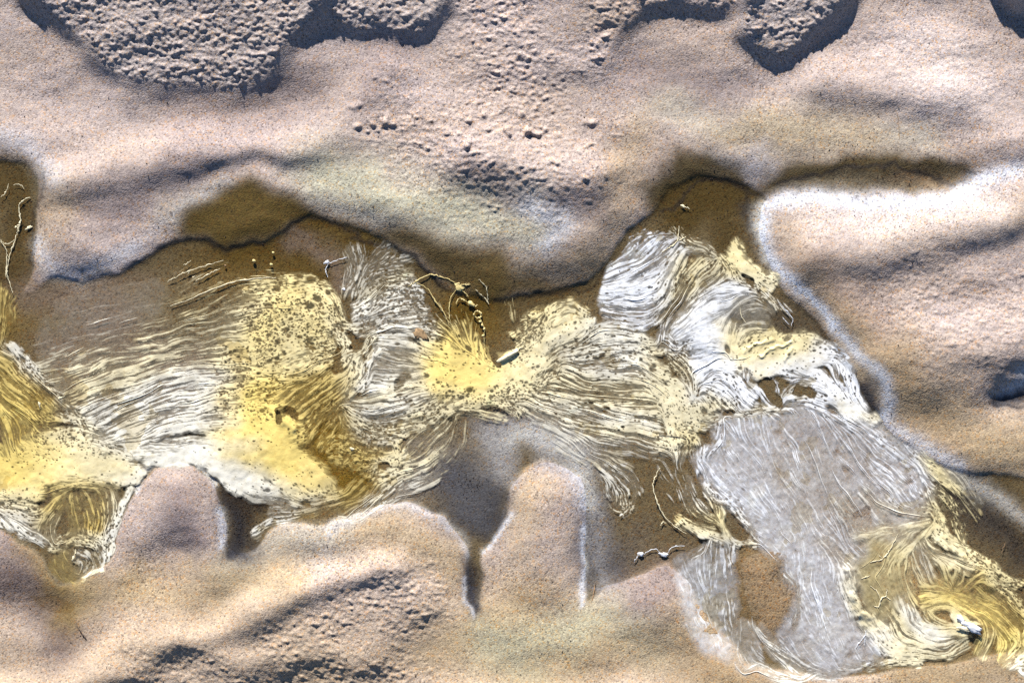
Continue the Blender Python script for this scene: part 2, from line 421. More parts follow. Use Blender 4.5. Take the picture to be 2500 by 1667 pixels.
def grid_sub(mask, Z, k=1):
    """faces of the (strided) grid whose corners touch the mask"""
    m = mask[::k, ::k]; z = Z[::k, ::k]; x = PX[::k, ::k]; y = PY[::k, ::k]
    f = m[:-1, :-1] | m[1:, :-1] | m[1:, 1:] | m[:-1, 1:]
    I = np.arange(m.size).reshape(m.shape)
    F = np.stack([I[:-1, :-1][f], I[1:, :-1][f], I[1:, 1:][f], I[:-1, 1:][f]], -1)
    u, inv = np.unique(F, return_inverse=True); F = inv.reshape(-1, 4)
    V = np.stack([(x.ravel()[u] - CX) * S, (CY - y.ravel()[u]) * S, z.ravel()[u] * S], -1)
    return V, F, u
Hs = blur(H, 3)
V, F, _ = grid_sub((H < .8) & (pool_w > .02), np.zeros((NY, NX)), 4)
water = np_mesh("water", V, F, m_water, smooth=True); tag(water, kind='structure', label='shallow still water lying in the hollows of the sand')

# ------------------------------------------------------------------ film on the water: guide strokes
# patch tile density width colour holes veil long : points
FC = dict(W=(.80,.765,.66), w=(.80,.81,.83), G=(.64,.60,.50), C=(.80,.71,.47), Y=(.84,.645,.20), T=(.52,.43,.22), O=(.66,.50,.17), B=(.80,.83,.89), X=(.79,.67,.36))
FILM = """
01 B .10 12 C 0 0 1: 1120 390 1300 300 1520 240
01 B .16 14 C 0 0 1: 1180 450 1330 370 1500 290
01 B .22 16 X 0 0 1: 1140 550 1400 440 1600 380 1850 350
01 B .30 22 X 0 .02 1: 930 720 1150 650 1400 560 1660 480
01 B .28 24 C 0 .02 1: 700 790 1040 720 1300 620 1560 510
01 B .10 34 G 0 .10 1: 420 560 800 500 1200 420
01 B .10 34 G 0 .12 1: 350 680 700 630 1100 560
01 B .12 34 G 0 .14 1: 320 800 650 740 1000 650
01 B .14 30 G 0 .16 1: 350 900 600 830 800 780
01 B .16 22 G 0 .02 1: 300 800 600 740 900 680
01 B .32 26 C 0 .03 1: 400 880 760 800 1150 730 1500 640 1700 580
01 B .38 28 C 0 .04 1: 320 940 650 860 1050 790 1400 720 1620 650
01 B .50 28 C 0 .05 1: 380 1040 750 930 1050 860 1450 770 1620 720
01 B .52 28 C 0 .05 1: 420 1130 750 1000 1100 920 1500 850
01 B .52 26 C 0 .05 1: 440 1200 650 1090 950 1010 1300 940 1560 900
01 B .62 26 W 0 .06 1: 500 1290 750 1150 1100 1060 1500 990
01 B .68 26 W 0 .08 1: 590 1380 850 1240 1200 1140 1530 1090
01 B .70 26 W 0 .10 1: 670 1420 950 1310 1300 1220 1560 1190
01 B .78 24 W 0 .2 1: 750 1490 1000 1400 1300 1330 1560 1310
01 B .82 22 W 0 .3 1: 880 1540 1200 1500 1500 1470 1750 1470
01 B .74 24 X .9 .2 .3: 1650 470 1850 400 2080 410
01 B .93 30 X .8 .3 .1: 1800 520 2000 480 2180 480
01 B .95 30 C .5 .5 0: 2050 560 2180 540 2220 620
01 B .90 30 X 1 .4 .1: 1600 650 1800 590 1950 590
01 B .90 30 X 1 .4 .2: 1550 760 1750 700 1950 680 2150 660
01 B .88 30 X 1 .4 .2: 1560 860 1750 800 1950 780 2150 760
01 B .84 28 X 1 .35 .3: 1550 940 1800 920 2050 850 2200 820
01 B .80 28 X .9 .3 .4: 1600 1030 1850 1000 2050 930
01 B .62 20 X .6 .2 .7: 2100 950 2200 900 2290 850
01 B .78 24 Y 1 .35 .4: 1500 1130 1700 1110 1850 1090
01 B .50 26 O .2 .12 .9: 1850 1130 2050 1040 2280 940
01 B .46 24 O .2 .10 .9: 1950 1200 2150 1080 2300 980
01 B .42 24 O .2 .06 .9: 2050 1260 2200 1130 2320 1060
01 B .40 26 O .4 .05 .8: 2020 1420 2150 1280 2280 1160
01 B .88 34 Y .8 .5 .2: 1500 1210 1680 1210 1800 1220
01 B .98 36 Y .3 .9 0: 1560 1310 1700 1290 1880 1280
01 B .99 40 Y .12 1 0: 1550 1400 1750 1400 1960 1380
01 B .99 40 Y .12 1 0: 1560 1500 1780 1500 1920 1500
02 B .99 22 W .06 1 0: 1000 50 1200 40 1400 70
02 B .99 26 W .04 1 0: 1400 30 1550 90 1700 170
02 B .98 22 W .06 1 0: 1480 130 1600 220 1720 260 1820 270
02 B .97 22 C .2 .9 .1: 1750 100 1900 200 2000 280
02 B .99 38 Y .1 1 0: 1800 40 1950 90 2100 170
02 B .98 24 X .45 1 0: 2080 150 2180 220 2190 290
02 B .90 16 C .7 .7 .1: 1980 260 2100 310 2200 320
02 B .45 20 G .1 .15 1: 1700 300 1900 340 2150 360
02 B .45 18 G .1 .1 1: 1850 420 2050 400 2230 360
02 B .50 14 W .2 .1 1: 1750 560 1850 490 1980 440
02 B .35 18 O 0 .1 1: 2050 430 2200 380 2351 300
11 B .45 22 O .9 .15 .4: 0 1460 100 1500 60 1560
11 B .35 20 O .3 .1 .5: 0 1330 -60 1420 -110 1480
11 B .78 18 X .8 .3 .3: -30 520 0 600 40 680
11 N .86 17 C .9 .25 0: 10 720 50 800 60 900
11 N .84 18 C .9 .25 0: 20 980 60 940 120 900
11 N .84 18 C .8 .3 0: 60 1120 90 1040 130 950
11 N .5 10 C .5 0 .5: 0 680 60 690 150 690 230 680
11 N .6 10 C .3 0 .5: 60 880 180 860 240 740
11 N .66 13 W .5 .1 .3: 150 1080 230 950 280 850
11 N .80 14 W .4 .3 .1: 200 1000 230 920 270 860
11 C .30 30 G .1 .10 .8: 100 180 130 300 100 420
11 C .28 30 G .3 .10 .6: 300 170 200 260 130 380
11 C .36 26 G .4 .12 .5: 420 260 300 300 200 380
11 C .45 22 C .6 .15 .6: 450 340 320 380 200 460
11 C .60 20 W .9 .25 .5: 480 420 350 440 240 500 160 560
11 C .66 20 W .9 .25 .5: 520 490 380 490 250 550 160 610
11 C .62 20 W .9 .2 .7: 560 560 400 550 280 600 170 640
11 C .60 20 W .7 .15 .7: 600 640 420 600 250 640 160 680
11 C .62 20 W .6 .2 .8: 640 720 500 680 350 670 230 690
11 C .55 16 W .1 .3 1: 600 850 450 780 320 770
11 C .50 20 G 0 .25 1: 580 930 450 860 300 820
11 C .50 20 G 0 .25 1: 560 970 400 940 260 900
11 C .52 20 G 0 .25 1: 550 1000 400 1010 250 980
11 C .74 20 W .1 .35 1: 560 1050 400 1080 220 1080
11 C .60 20 C .1 .1 1: 560 1090 380 1130 200 1180 60 1210
11 C .62 20 W .1 .1 1: 600 1150 400 1190 240 1240 90 1220
11 C .62 20 W .3 .1 1: 650 1200 450 1260 300 1310 120 1270
11 C .62 20 C .8 .15 .8: 760 1240 560 1310 380 1370 180 1340 90 1250
11 C .66 20 C 1 .2 .6: 560 1370 420 1420 250 1400 100 1330 30 1260
11 C .55 20 G 1 .3 .4: 350 1470 200 1470 60 1400 0 1330
11 C .50 24 O 1 .25 .4: 300 1550 120 1520 0 1450
12 C .50 26 O 1 .25 .3: 0 30 100 60 220 90
12 C .92 16 X .5 .5 0: 380 -30 390 30 390 80
12 C .95 18 C .8 .5 0: 280 100 360 60 440 60
12 C .97 16 C .3 .5 0: 290 170 370 160
12 C .55 16 C .2 .1 .9: 400 180 500 140 620 60 720 10
12 C .52 18 C .2 .1 1: 250 330 330 230 450 160
12 C .48 18 W .2 .1 1: 100 420 250 310 400 240 560 150
12 C .40 14 G 0 .05 1: 350 330 500 270 650 190
12 C .75 7 W .2 .1 1: 0 480 80 485 150 460 260 390 400 320
12 C .36 18 O 0 .1 1: 0 410 120 320 200 250 270 190
12 C .30 22 O 0 .06 1: -60 330 40 300 130 220
12 C .22 14 C 0 0 1: 600 200 700 120 780 60
11 C .30 22 C 0 .03 1: 480 1550 600 1450 760 1340
11 C .28 22 C 0 .03 1: 640 1560 720 1450 790 1330
11 C .22 20 C 0 .02 1: 760 1550 830 1420 810 1300
11 C .40 14 C .2 .02 1: 1100 1310 950 1270 850 1260
11 C .12 24 C 0 0 .8: 720 560 760 650 820 740
11 C .14 20 O 0 0 .8: 830 560 840 650 870 740
11 C .12 18 O 0 0 .8: 1000 600 960 680 920 760
11 C .70 16 Y 0 .1 1: 690 660 750 740 800 820
11 C .74 16 Y 0 .1 1: 780 680 810 760 840 840
11 C .74 16 Y 0 .1 1: 860 690 870 770 890 850
11 C .66 14 Y .3 .1 .9: 930 780 930 840 950 900
11 C .66 14 Y 1 .1 .5: 980 850 990 900 1030 930
11 C .88 20 X .3 .4 .9: 590 780 700 850 800 900
11 C .90 24 C .4 .5 .7: 570 880 680 900 800 930
11 C .97 36 Y .2 .9 .2: 760 830 830 900 950 960
11 C .98 40 Y .35 .9 .1: 640 960 800 970 950 960
11 C .99 42 Y .25 1 0: 700 1030 900 1010 1150 970
11 C .97 30 Y .3 .9 .3: 720 880 820 900 930 930
11 C .97 26 X .45 .8 .1: 640 1080 850 1100 1050 1090
11 C .84 22 X .9 .3 .7: 760 1130 660 1200 560 1260
11 C .86 22 C 1 .4 .5: 900 1140 780 1200 640 1280
11 C .93 22 C .7 .6 .2: 850 1200 1000 1140 1150 1100
11 C .97 24 C .3 .9 0: 1080 1030 1250 1000 1380 940
11 C .97 26 C .3 .9 0: 1150 960 1300 880 1440 800 1560 730
11 C .96 20 W .2 .9 0: 1450 830 1600 740 1700 660
11 C .88 22 C .8 .5 .3: 1200 850 1330 740 1480 640 1620 620
11 C .58 18 X 1 .1 .7: 1160 760 1280 690 1420 620
11 C .70 18 X .9 .2 .3: 1300 620 1440 560 1540 520
11 C .75 20 C .8 .3 .2: 1480 590 1560 540 1640 590
11 C .86 20 C 1 .4 .3: 1180 1080 1320 1050 1440 990
11 C .66 14 C 1 .2 .6: 1350 1060 1480 1000 1540 940
11 C .70 14 C 1 .2 .5: 1440 920 1540 840 1600 810
11 C .78 20 C 1 .3 .3: 1060 1150 1150 1130 1260 1120
11 C .75 14 C 1 .2 .3: 1120 1200 1190 1230 1210 1270
11 C .30 16 T 0 0 1: 1180 480 1180 560 1190 600
11 R .66 22 W .1 .1 1: 1550 850 1640 770 1750 710 1900 700 2020 740
11 R .72 24 W .1 .15 1: 1570 870 1700 810 1850 780 2040 780
11 R .74 24 W .2 .15 1: 1570 890 1750 860 1900 850 2050 860
11 R .66 24 W .2 .1 1: 1580 920 1750 920 1900 930 2040 930
11 R .60 24 W .1 .08 1: 1570 950 1750 990 1900 1000 2060 1010
11 R .58 24 C .1 .06 1: 1560 970 1700 1040 1900 1080 2100 1090
11 R .58 26 C .1 .06 1: 1480 1040 1700 1120 1900 1150 2120 1180
11 R .60 26 C .1 .06 1: 1300 1140 1500 1160 1700 1190 1900 1240 2130 1270
11 R .62 26 W .1 .06 1: 1250 1150 1450 1210 1700 1280 1900 1310 2100 1350
11 R .56 26 C .1 .06 1: 1250 1190 1450 1290 1650 1360 1900 1400 2120 1430
11 R .46 26 W 0 .08 1: 1380 1290 1530 1370 1700 1460 1900 1520
11 R .40 24 W 0 .15 1: 1450 1380 1550 1450 1650 1540
12 R .40 24 W 0 .12 1: 1530 -30 1680 40 1800 80 1920 150
11 R .40 24 G .2 .05 .9: 1900 1520 2050 1530 2180 1560
11 R .95 22 C .5 .6 .1: 2100 1050 2180 1130 2240 1230
11 R .97 30 C .4 .9 0: 2230 1180 2280 1300 2270 1450
21 R .98 30 C .4 .9 0: 0 1150 60 1250 150 1320
21 R .92 24 C .8 .6 .1: 20 1080 120 1160 200 1230
11 R .90 24 C .5 .6 .1: 2060 900 2130 960 2200 1000
11 R .80 20 C .8 .4 .2: 2050 780 2100 830 2200 830
11 R .60 20 W .8 .3 .3: 2230 700 2280 800 2340 850
12 R .92 20 C .6 .5 .2: 2150 -30 2240 0 2300 50
21 R .58 22 X 1 .25 .2: 30 1380 120 1440 60 1520
21 R .60 20 C 1 .3 .3: 100 1350 200 1340 290 1320
12 R .42 20 W .1 .05 1: 1690 60 1820 130 1900 220 1940 330
12 R .34 20 W 0 .03 1: 1780 110 1850 220 1840 330
12 R .38 18 W 0 .03 1: 1850 110 1960 200 2000 270
12 R .42 16 W .6 .03 .5: 1950 230 1975 300 1985 380 1950 420
12 R .34 14 W .4 0 .8: 1880 200 1900 280 1890 360
12 R .45 9 W .5 0 .6: 1820 320 1870 380 1930 400
11 U .40 12 W .6 .05 .4: 2020 120 2100 70 2250 60
11 U .50 22 B .1 .2 .9: 2050 150 2010 220 1940 290
11 U .55 20 B .1 .25 1: 2160 120 2060 220 1940 290 1850 330
11 U .52 18 W 0 .08 1: 2260 100 2160 210 2040 280 1880 320
11 U .58 18 W 0 .1 1: 2320 160 2200 270 2060 340 1900 370 1830 390
11 U .82 22 W 0 .5 1: 2220 300 2120 390 1980 420 1830 440
11 U .84 22 B .1 .6 1: 2200 380 2090 450 1960 480 1820 490
11 U .68 18 W 0 .2 1: 2200 460 2060 520 1930 530 1800 520
11 U .64 16 W 0 .1 1: 2200 540 2080 590 1950 590 1800 570
11 U .60 14 W 0 .05 1: 2160 640 2050 660 1920 640 1820 600
11 U .80 20 C .3 .4 .9: 2280 200 2240 300 2210 400 2190 500
11 U .58 18 C 0 .05 1: 2340 220 2310 350 2270 500 2180 620
11 U .60 18 W 0 .05 1: 2230 400 2220 520 2140 620 2050 690
11 U .40 12 W 0 0 1: 2340 500 2260 640 2200 740 2180 790
21 U .40 14 C .6 0 .3: 0 20 70 80 180 130 240 160
21 U .35 16 G .4 .25 .9: 100 140 180 140 250 200
21 U .62 20 X .2 .1 1: 210 210 130 260 60 340 10 440
21 U .60 20 C .1 .05 1: 280 250 190 330 120 430 60 530
21 U .55 18 C .1 .05 1: 340 310 240 390 130 480 60 590 0 640
21 U .50 16 C .1 .05 1: 130 260 50 380 -20 470
21 U .88 18 X 1 .3 .1: 330 230 370 290 400 360
21 U .98 24 X .25 .9 0: 410 190 450 250 520 300
21 U .96 20 C .4 .7 0: 470 280 560 330 640 370
21 U .74 12 C .8 .1 .7: 430 350 520 400 600 460
21 U .66 13 C .1 0 1: 560 370 640 450 700 520 750 580
21 U .34 9 W 0 0 1: 620 420 720 520 770 590 795 640
21 W .66 16 W 0 .1 1: 520 410 380 390 260 420 160 490 90 580
21 W .80 18 W 0 .35 1: 430 440 300 440 200 480 120 560 50 640
21 W .86 18 W 0 .5 1: 330 500 230 520 150 580 70 650 0 700
21 W .88 20 W 0 .6 1: 300 570 210 590 130 640 40 710
21 W .90 20 W 0 .6 1: 290 650 210 660 120 700 50 740
21 W .90 20 W 0 .6 1: 280 720 200 730 120 760 60 790
21 W .88 20 W 0 .5 1: 290 800 200 800 130 810
21 W .84 20 W 0 .4 1: 310 870 230 870 150 900
21 W .76 20 W 0 .2 1: 340 920 250 940 170 990 120 1050
21 W .74 20 W 0 .2 1: 390 970 290 1010 220 1060 150 1120
21 W .36 20 G 0 .3 1: 520 470 440 500 370 560 320 620
21 W .34 20 G 0 .25 1: 600 560 500 560 430 600 380 660
21 W .36 18 G 0 .15 1: 620 640 520 640 440 670
21 W .25 20 G 0 .15 .8: 560 450 620 500 680 560
21 W .94 18 X 0 .7 1: 300 640 310 760 340 880
21 W .93 16 X 0 .7 1: 370 680 370 780 380 900
21 W .70 14 C 0 .3 1: 560 690 460 720 410 790
21 W .92 22 X .3 .8 .4: 450 860 560 790 680 740
21 W .95 24 X .2 .9 .3: 480 900 600 860 740 800
21 W .97 24 X .2 .9 .2: 620 930 740 870 860 800
21 W .96 22 C .5 .9 .1: 820 790 920 810 980 860
21 W .99 26 C .25 1 0: 400 880 480 960 600 1000
21 W .98 24 W .2 1 .1: 560 960 720 960 880 910 1000 880
21 W .96 22 W .4 .8 .2: 900 920 1000 880 1100 920 1150 970
21 W .80 16 W 1 .3 .4: 960 830 1050 860 1130 910
21 W .92 20 W .1 .6 .8: 340 1010 430 1080 520 1160
21 W .80 22 W .1 .3 .9: 250 1080 340 1130 430 1190 480 1230
21 W .72 18 C 1 .2 .3: 230 1120 300 1190 380 1220
21 W .50 16 C .6 .05 .6: 40 880 110 980 150 1080
21 W .50 15 C .6 .05 .5: 0 900 60 960 120 1060
21 W .55 14 W 1 .1 .3: -20 800 30 860 90 800
21 W .55 9 W .2 0 1: 500 1000 490 1060 560 1110 600 1180 640 1230
21 W .6 8 W .2 0 1: 640 1060 690 1090 710 1170 700 1230
21 W .7 9 W .1 0 1: 720 1220 760 1120 820 1060 900 1040
21 W .92 22 W .2 .6 .6: 880 980 960 1040 1060 1140
21 W .70 18 W .1 .2 1: 780 1010 880 1040 980 1090
21 W .66 18 W .1 .1 1: 760 1180 850 1150 950 1190 1050 1230
21 W .96 22 W .1 .9 .2: 1000 1080 1090 1180 1180 1240
21 W .98 20 C .1 1 .1: 1100 1200 1200 1260 1320 1320
21 W .84 18 W .2 .3 .8: 1150 960 1180 1080 1220 1180 1260 1250
21 W .62 16 W .2 .1 1: 1080 980 1110 1060 1160 1120
21 W .84 16 W .1 .3 .8: 760 1230 900 1240 1050 1290 1180 1340
21 W .66 9 C .8 .1 .4: 280 1330 360 1290 470 1270 600 1250
21 W .78 8 C .3 .2 .6: 430 1290 560 1260 680 1250 770 1220
21 V 0.39 14 B 0 .2 1: 330 1290 400 1350 450 1420
21 V 0.28 16 B 0 .35 1: 430 1290 450 1370 500 1450
21 V 0.33 14 W 0 .3 1: 660 1270 740 1350 800 1460 850 1560
21 V 0.23 24 B 0 .35 .9: 550 1290 570 1400 600 1520
21 V 0.28 20 B 0 .3 1: 790 1240 830 1340 880 1430
21 V 0.31 20 B 0 .3 1: 880 1270 960 1370 1040 1480
21 V 0.34 18 W 0 .25 1: 1020 1300 1100 1400 1180 1530
21 V 0.41 16 W 0 .2 1: 1140 1350 1240 1430 1330 1530
21 V 0.48 18 W .1 .3 1: 1240 1360 1360 1420 1480 1500 1600 1580
21 V 0.56 9 W .6 .3 .4: 320 1340 290 1440 220 1530
22 V 0.56 12 W .8 .4 .3: 200 -20 170 80 180 200 260 310
22 V 0.62 16 W .5 .6 .2: 200 280 300 340 400 360
22 V 0.51 14 W .8 .3 .3: 380 380 450 460 520 560
22 V 0.31 36 B .1 .7 .7: 230 80 350 200 500 330
22 V 0.20 44 B .1 .62 .6: 400 300 550 480 720 600
22 V 0.16 48 B 0 .52 .8: 450 50 600 250 800 480
22 V 0.14 44 G 0 .30 .9: 700 50 850 280 1000 500
22 V 0.16 40 G 0 .25 1: 950 20 1050 250 1180 450
22 V 0.16 40 B 0 .42 .6: 800 500 850 700 850 850
22 V 0.14 48 B 0 .60 .3: 950 620 960 850 1000 1050
22 V 0.12 46 B 0 .52 .2: 900 1100 950 1250 1050 1400
22 V 0.09 40 B 0 .40 .2: 780 1250 850 1350 1000 1450
22 V 0.33 14 G 0 .15 1: 680 100 720 150 770 220
22 V 0.27 20 W 0 .1 1: 1000 250 1080 420 1160 640
22 V 0.31 18 W 0 .15 1: 1080 470 1150 600 1230 680
22 V 0.31 20 W 0 .15 1: 960 560 1040 660 1100 760
22 V 0.33 16 C 0 .15 1: 1000 600 1070 690 1140 740
22 V 0.28 20 C 0 .1 1: 1150 350 1230 480 1290 580
22 V 0.34 18 C 0 .1 1: 1280 280 1360 400 1450 480
22 V 0.55 12 X 0 .5 .8: 1210 590 1330 560 1450 510 1560 470 1680 480
22 V 0.47 16 W 0 .2 1: 1280 20 1400 100 1520 220 1620 340
22 V 0.39 18 W 0 .15 1: 1150 20 1280 150 1400 280 1500 380
22 V 0.55 16 W .1 .3 .9: 1400 -40 1540 60 1640 160 1720 280
22 V 0.70 16 X .2 .6 .6: 1640 60 1740 150 1860 220 1920 260
22 V 0.23 16 G 0 .15 1: 1850 140 1960 240 2020 360
22 V 0.28 14 X 0 0 1: 1880 240 1960 330 2030 440
22 V 0.66 14 X .6 .3 .5: 1380 350 1500 370 1640 390 1720 400
22 V 0.72 16 X .6 .3 .3: 1700 300 1750 400 1800 480
22 V 0.51 14 X 1 .1 .3: 1760 270 1850 350 1920 430
22 V 0.48 14 X 1 .05 .3: 1850 380 1920 480 1950 600
22 K .93 16 X .6 .6 .1: 270 430 300 500 330 570
22 K .90 12 C .3 .3 .4: 20 490 130 560 260 590 400 620
22 K .80 8 C .2 .1 .6: 400 620 460 630 530 630
22 K .52 14 X .3 0 1: 190 240 220 330 250 420
22 K .50 14 X .3 0 1: 60 370 130 430 230 480
22 K .46 12 X .3 0 1: 10 470 90 510 200 520
22 K .42 16 W .1 .02 1: 10 200 60 300 160 400
22 K .42 14 W .1 .02 1: 40 0 40 150 90 280
22 K .56 12 C 1 0 .2: 400 430 470 490 500 570
22 K .46 9 W .5 0 .7: 200 620 180 680 110 730
22 K .46 9 W .5 0 .7: 270 640 260 700 250 770
22 K .46 9 W .5 0 .7: 370 620 350 700 370 760
22 K .34 26 B .1 .15 1: 240 680 240 780 230 850
22 K .3 22 B 0 .15 1: 340 680 340 780 340 880
12 K .25 18 W 0 0 1: 2180 140 2260 260 2340 350
12 K .28 18 W 0 0 1: 2300 80 2320 220 2350 350
22 F 0.08 46 B 0 .5 .3: 120 900 150 1050 250 1250
22 F 0.11 40 B 0 .35 .4: 300 850 320 1050 350 1300
22 F 0.31 12 W 0 .1 1: 360 1000 390 1200 410 1400 470 1480
22 F 0.34 12 W 0 .1 1: 430 1150 440 1320 470 1460
22 F 0.34 16 W 0 .15 1: 480 1150 510 1320 580 1440 680 1530
22 F 0.36 18 W 0 .15 1: 560 1200 700 1370 840 1500
22 F 0.37 16 W 0 .15 1: 650 1300 780 1380 900 1450 1020 1500
22 F 0.55 10 W .2 .3 .8: 480 1480 580 1440 700 1520 830 1550
22 F 0.47 12 W 0 .2 .9: 700 1540 850 1560 960 1500
22 F 0.39 12 W .2 .25 .8: 1020 1500 1150 1460 1300 1440 1400 1410
22 F 0.31 8 W .2 .1 .8: 760 860 820 930 830 1050 840 1140 800 1200
22 S .96 22 X .1 .7 .2: 1120 790 1140 950 1200 1060 1300 1170
22 S .97 22 C .1 .8 .2: 1280 1130 1380 1260 1480 1350
22 S .96 18 C .1 .8 .1: 1350 1280 1440 1360 1550 1380
22 S .80 12 C .3 .4 .7: 1400 1430 1500 1420 1640 1420
22 S .16 34 T 0 .8 .8: 1530 540 1400 640 1230 760
22 S .14 34 T 0 .8 .6: 1250 820 1330 930 1400 1060
22 S .16 30 T 0 .75 .7: 1400 720 1440 850 1500 1000
22 S .40 18 X 0 .2 .8: 1400 1060 1450 1150 1460 1220
22 S .80 14 X 0 .4 1: 1740 500 1650 590 1520 680 1400 790 1340 840
22 S .74 14 X 0 .3 1: 1680 470 1560 530 1480 620 1420 710
22 S .90 16 X .3 .6 .5: 1770 450 1790 540 1840 600
22 S .93 18 C .5 .6 .2: 1780 570 1900 650 2000 740
22 S .93 18 X .7 .6 .3: 1960 730 2080 810 2200 880
22 S .78 14 X 1 .3 .5: 1890 620 2030 740 2180 820 2300 900
22 S .70 13 X 1 .2 .6: 2160 880 2250 970 2330 1080
22 S .56 18 C 0 .2 1: 1660 610 1740 700 1860 760 1960 800
22 S .52 18 G 0 .15 1: 1620 640 1670 760 1720 860
22 S .50 18 C 0 .1 1: 1560 700 1600 800 1680 900 1750 960
22 S .46 16 X 0 .1 1: 1530 760 1510 850 1560 960 1600 1020
22 S .50 14 X 0 .1 1: 1800 780 1820 850 1840 900
22 S .50 14 X 0 .1 1: 1900 820 1880 880 1860 920
22 S .48 14 O 0 .1 1: 2020 850 1960 900 1920 940
22 S .40 18 O 0 .35 .9: 1680 930 1760 900 1860 920 1980 980
22 S .55 24 Y 0 .55 .8: 1700 1000 1850 970 2000 1020 2120 1120
22 S .50 22 Y 0 .4 1: 1960 1040 2100 1120 2230 1230 2351 1300
22 S .44 22 O 0 .2 1: 2050 980 2180 1080 2300 1200
22 S .40 20 O 0 .05 1: 2050 900 2180 1000 2320 1130
22 S .62 16 X 0 .3 1: 1680 1070 1780 1040 1880 1070 1950 1120
22 S .60 14 X 0 .2 1: 1680 1080 1700 1150 1780 1200 1900 1220
22 S .84 18 W 0 .5 1: 1560 1080 1620 1190 1720 1240 1860 1250
22 S .70 16 W 0 .3 1: 1500 1010 1540 1130 1600 1220 1700 1290 1820 1300
22 S .62 16 C 0 .1 1: 1440 1120 1520 1230 1640 1310 1780 1330 1940 1270
22 S .62 16 C 0 .1 1: 1430 1190 1530 1290 1670 1350 1820 1360 1950 1300
22 S .60 14 C 0 .1 1: 1560 1370 1700 1390 1850 1370 1960 1290
22 S .98 13 W 0 1 .5: 1880 1120 1960 1170 2030 1200
22 S .92 12 C 0 .7 .5: 1880 1190 1960 1220 2040 1210
22 S .45 22 Y 0 .35 1: 2090 1170 2100 1270 2060 1360
22 S .60 14 C 0 .2 1: 2140 1230 2100 1320 2060 1400
22 S .50 20 Y 0 .3 1: 2220 1200 2230 1310 2200 1420
22 S .60 20 X .4 .2 1: 2351 1220 2320 1320 2250 1400 2200 1440
22 S .84 16 W .3 .4 .6: 2230 1460 2300 1420 2380 1380
22 S .74 14 W .3 .3 .6: 2320 1500 2400 1540
01 L .56 13 G .9 .2 .4: 60 830 130 860 180 900
01 L .86 11 W .8 .4 .1: 110 840 170 900 250 990
01 L .60 14 G 1 .2 .6: 180 930 270 1020 350 1110 420 1200
01 L .40 26 O .4 .25 .8: -40 880 70 930 190 1020 300 1130
01 L .42 26 O .5 .25 .8: -40 980 80 1060 200 1150 320 1240
01 L .44 26 Y .4 .2 .9: -60 1060 60 1160 180 1260 320 1330
01 L .50 24 Y .2 .2 1: 0 1160 50 1300 90 1430 110 1560
01 L .54 24 Y .2 .25 1: 60 1250 150 1360 230 1460 320 1540
01 L .50 12 O 1 .1 .5: 220 1270 310 1340 400 1330
01 L .70 8 C 1 .1 .3: 390 1300 450 1330 540 1300
01 L .62 10 C 1 .1 .3: 440 1210 520 1300 560 1380 640 1410
01 L .94 20 C .6 .5 .1: 250 1460 400 1440 560 1430 640 1450
01 L .96 22 C .4 .9 .1: 160 1520 350 1530 550 1510 700 1520
01 L .72 14 W .3 .3 1: 640 1460 760 1520 860 1560
01 L .30 16 O 0 .1 1: 60 480 40 600 50 700 30 780
01 L .34 16 O 0 .1 1: 10 420 20 520 10 640
01 L .22 14 O 0 .05 1: 130 480 80 560 90 650
02 L .99 40 Y .25 1 0: -60 60 80 100 250 90
02 L .99 40 Y .1 1 0: -60 180 80 200 200 230
02 L .98 26 C .15 1 .1: 250 60 450 90 650 80 820 90
02 L .99 26 C .1 1 .1: 250 170 450 150 650 150 880 150
02 L .96 12 W .2 .8 .5: 650 190 800 200 900 200 940 150
02 L .95 22 C .5 .8 .1: -40 290 100 310 220 290
02 L .70 16 C 1 .3 .6: 60 370 160 390 250 430
02 L .52 16 G .2 .2 1: 20 390 120 440 230 490
02 L .50 14 W .2 .3 1: -20 420 70 490 180 560 270 620
02 L .90 8 W .3 .5 .6: -20 450 60 520 140 560 240 620
02 L .30 16 O .3 .25 1: 380 270 500 230 620 220 760 240
02 L .34 20 O .1 .15 1: 420 310 380 380 310 440 260 520
02 L .36 20 O .1 .15 1: 480 350 490 430 500 520 470 600
02 L .36 20 O .1 .15 1: 570 320 600 400 600 490 580 580
02 L .36 18 O .1 .15 1: 660 300 700 380 700 460 670 540
02 L .36 16 C .1 .1 1: 740 290 770 370 750 450
02 L .44 16 C .3 .1 1: 340 460 300 540 330 620
02 L .74 18 C 1 .3 .2: 350 640 480 600 600 610
02 L .80 18 C 1 .3 .2: 560 570 640 620 700 650
02 L .82 12 W .8 .3 .4: 700 740 690 640 740 540 790 470
02 L .96 8 W .3 .7 .7: 860 260 830 350 800 450 770 540 740 640
02 L .92 7 W .3 .4 .6: 740 660 710 740 700 800
02 L .70 6 C .2 .2 .9: 700 820 640 850 560 880
02 L .35 22 G .3 .1 .4: 540 720 620 760 570 830
02 L .12 26 O 0 .2 .4: 420 720 420 820 500 860
"""
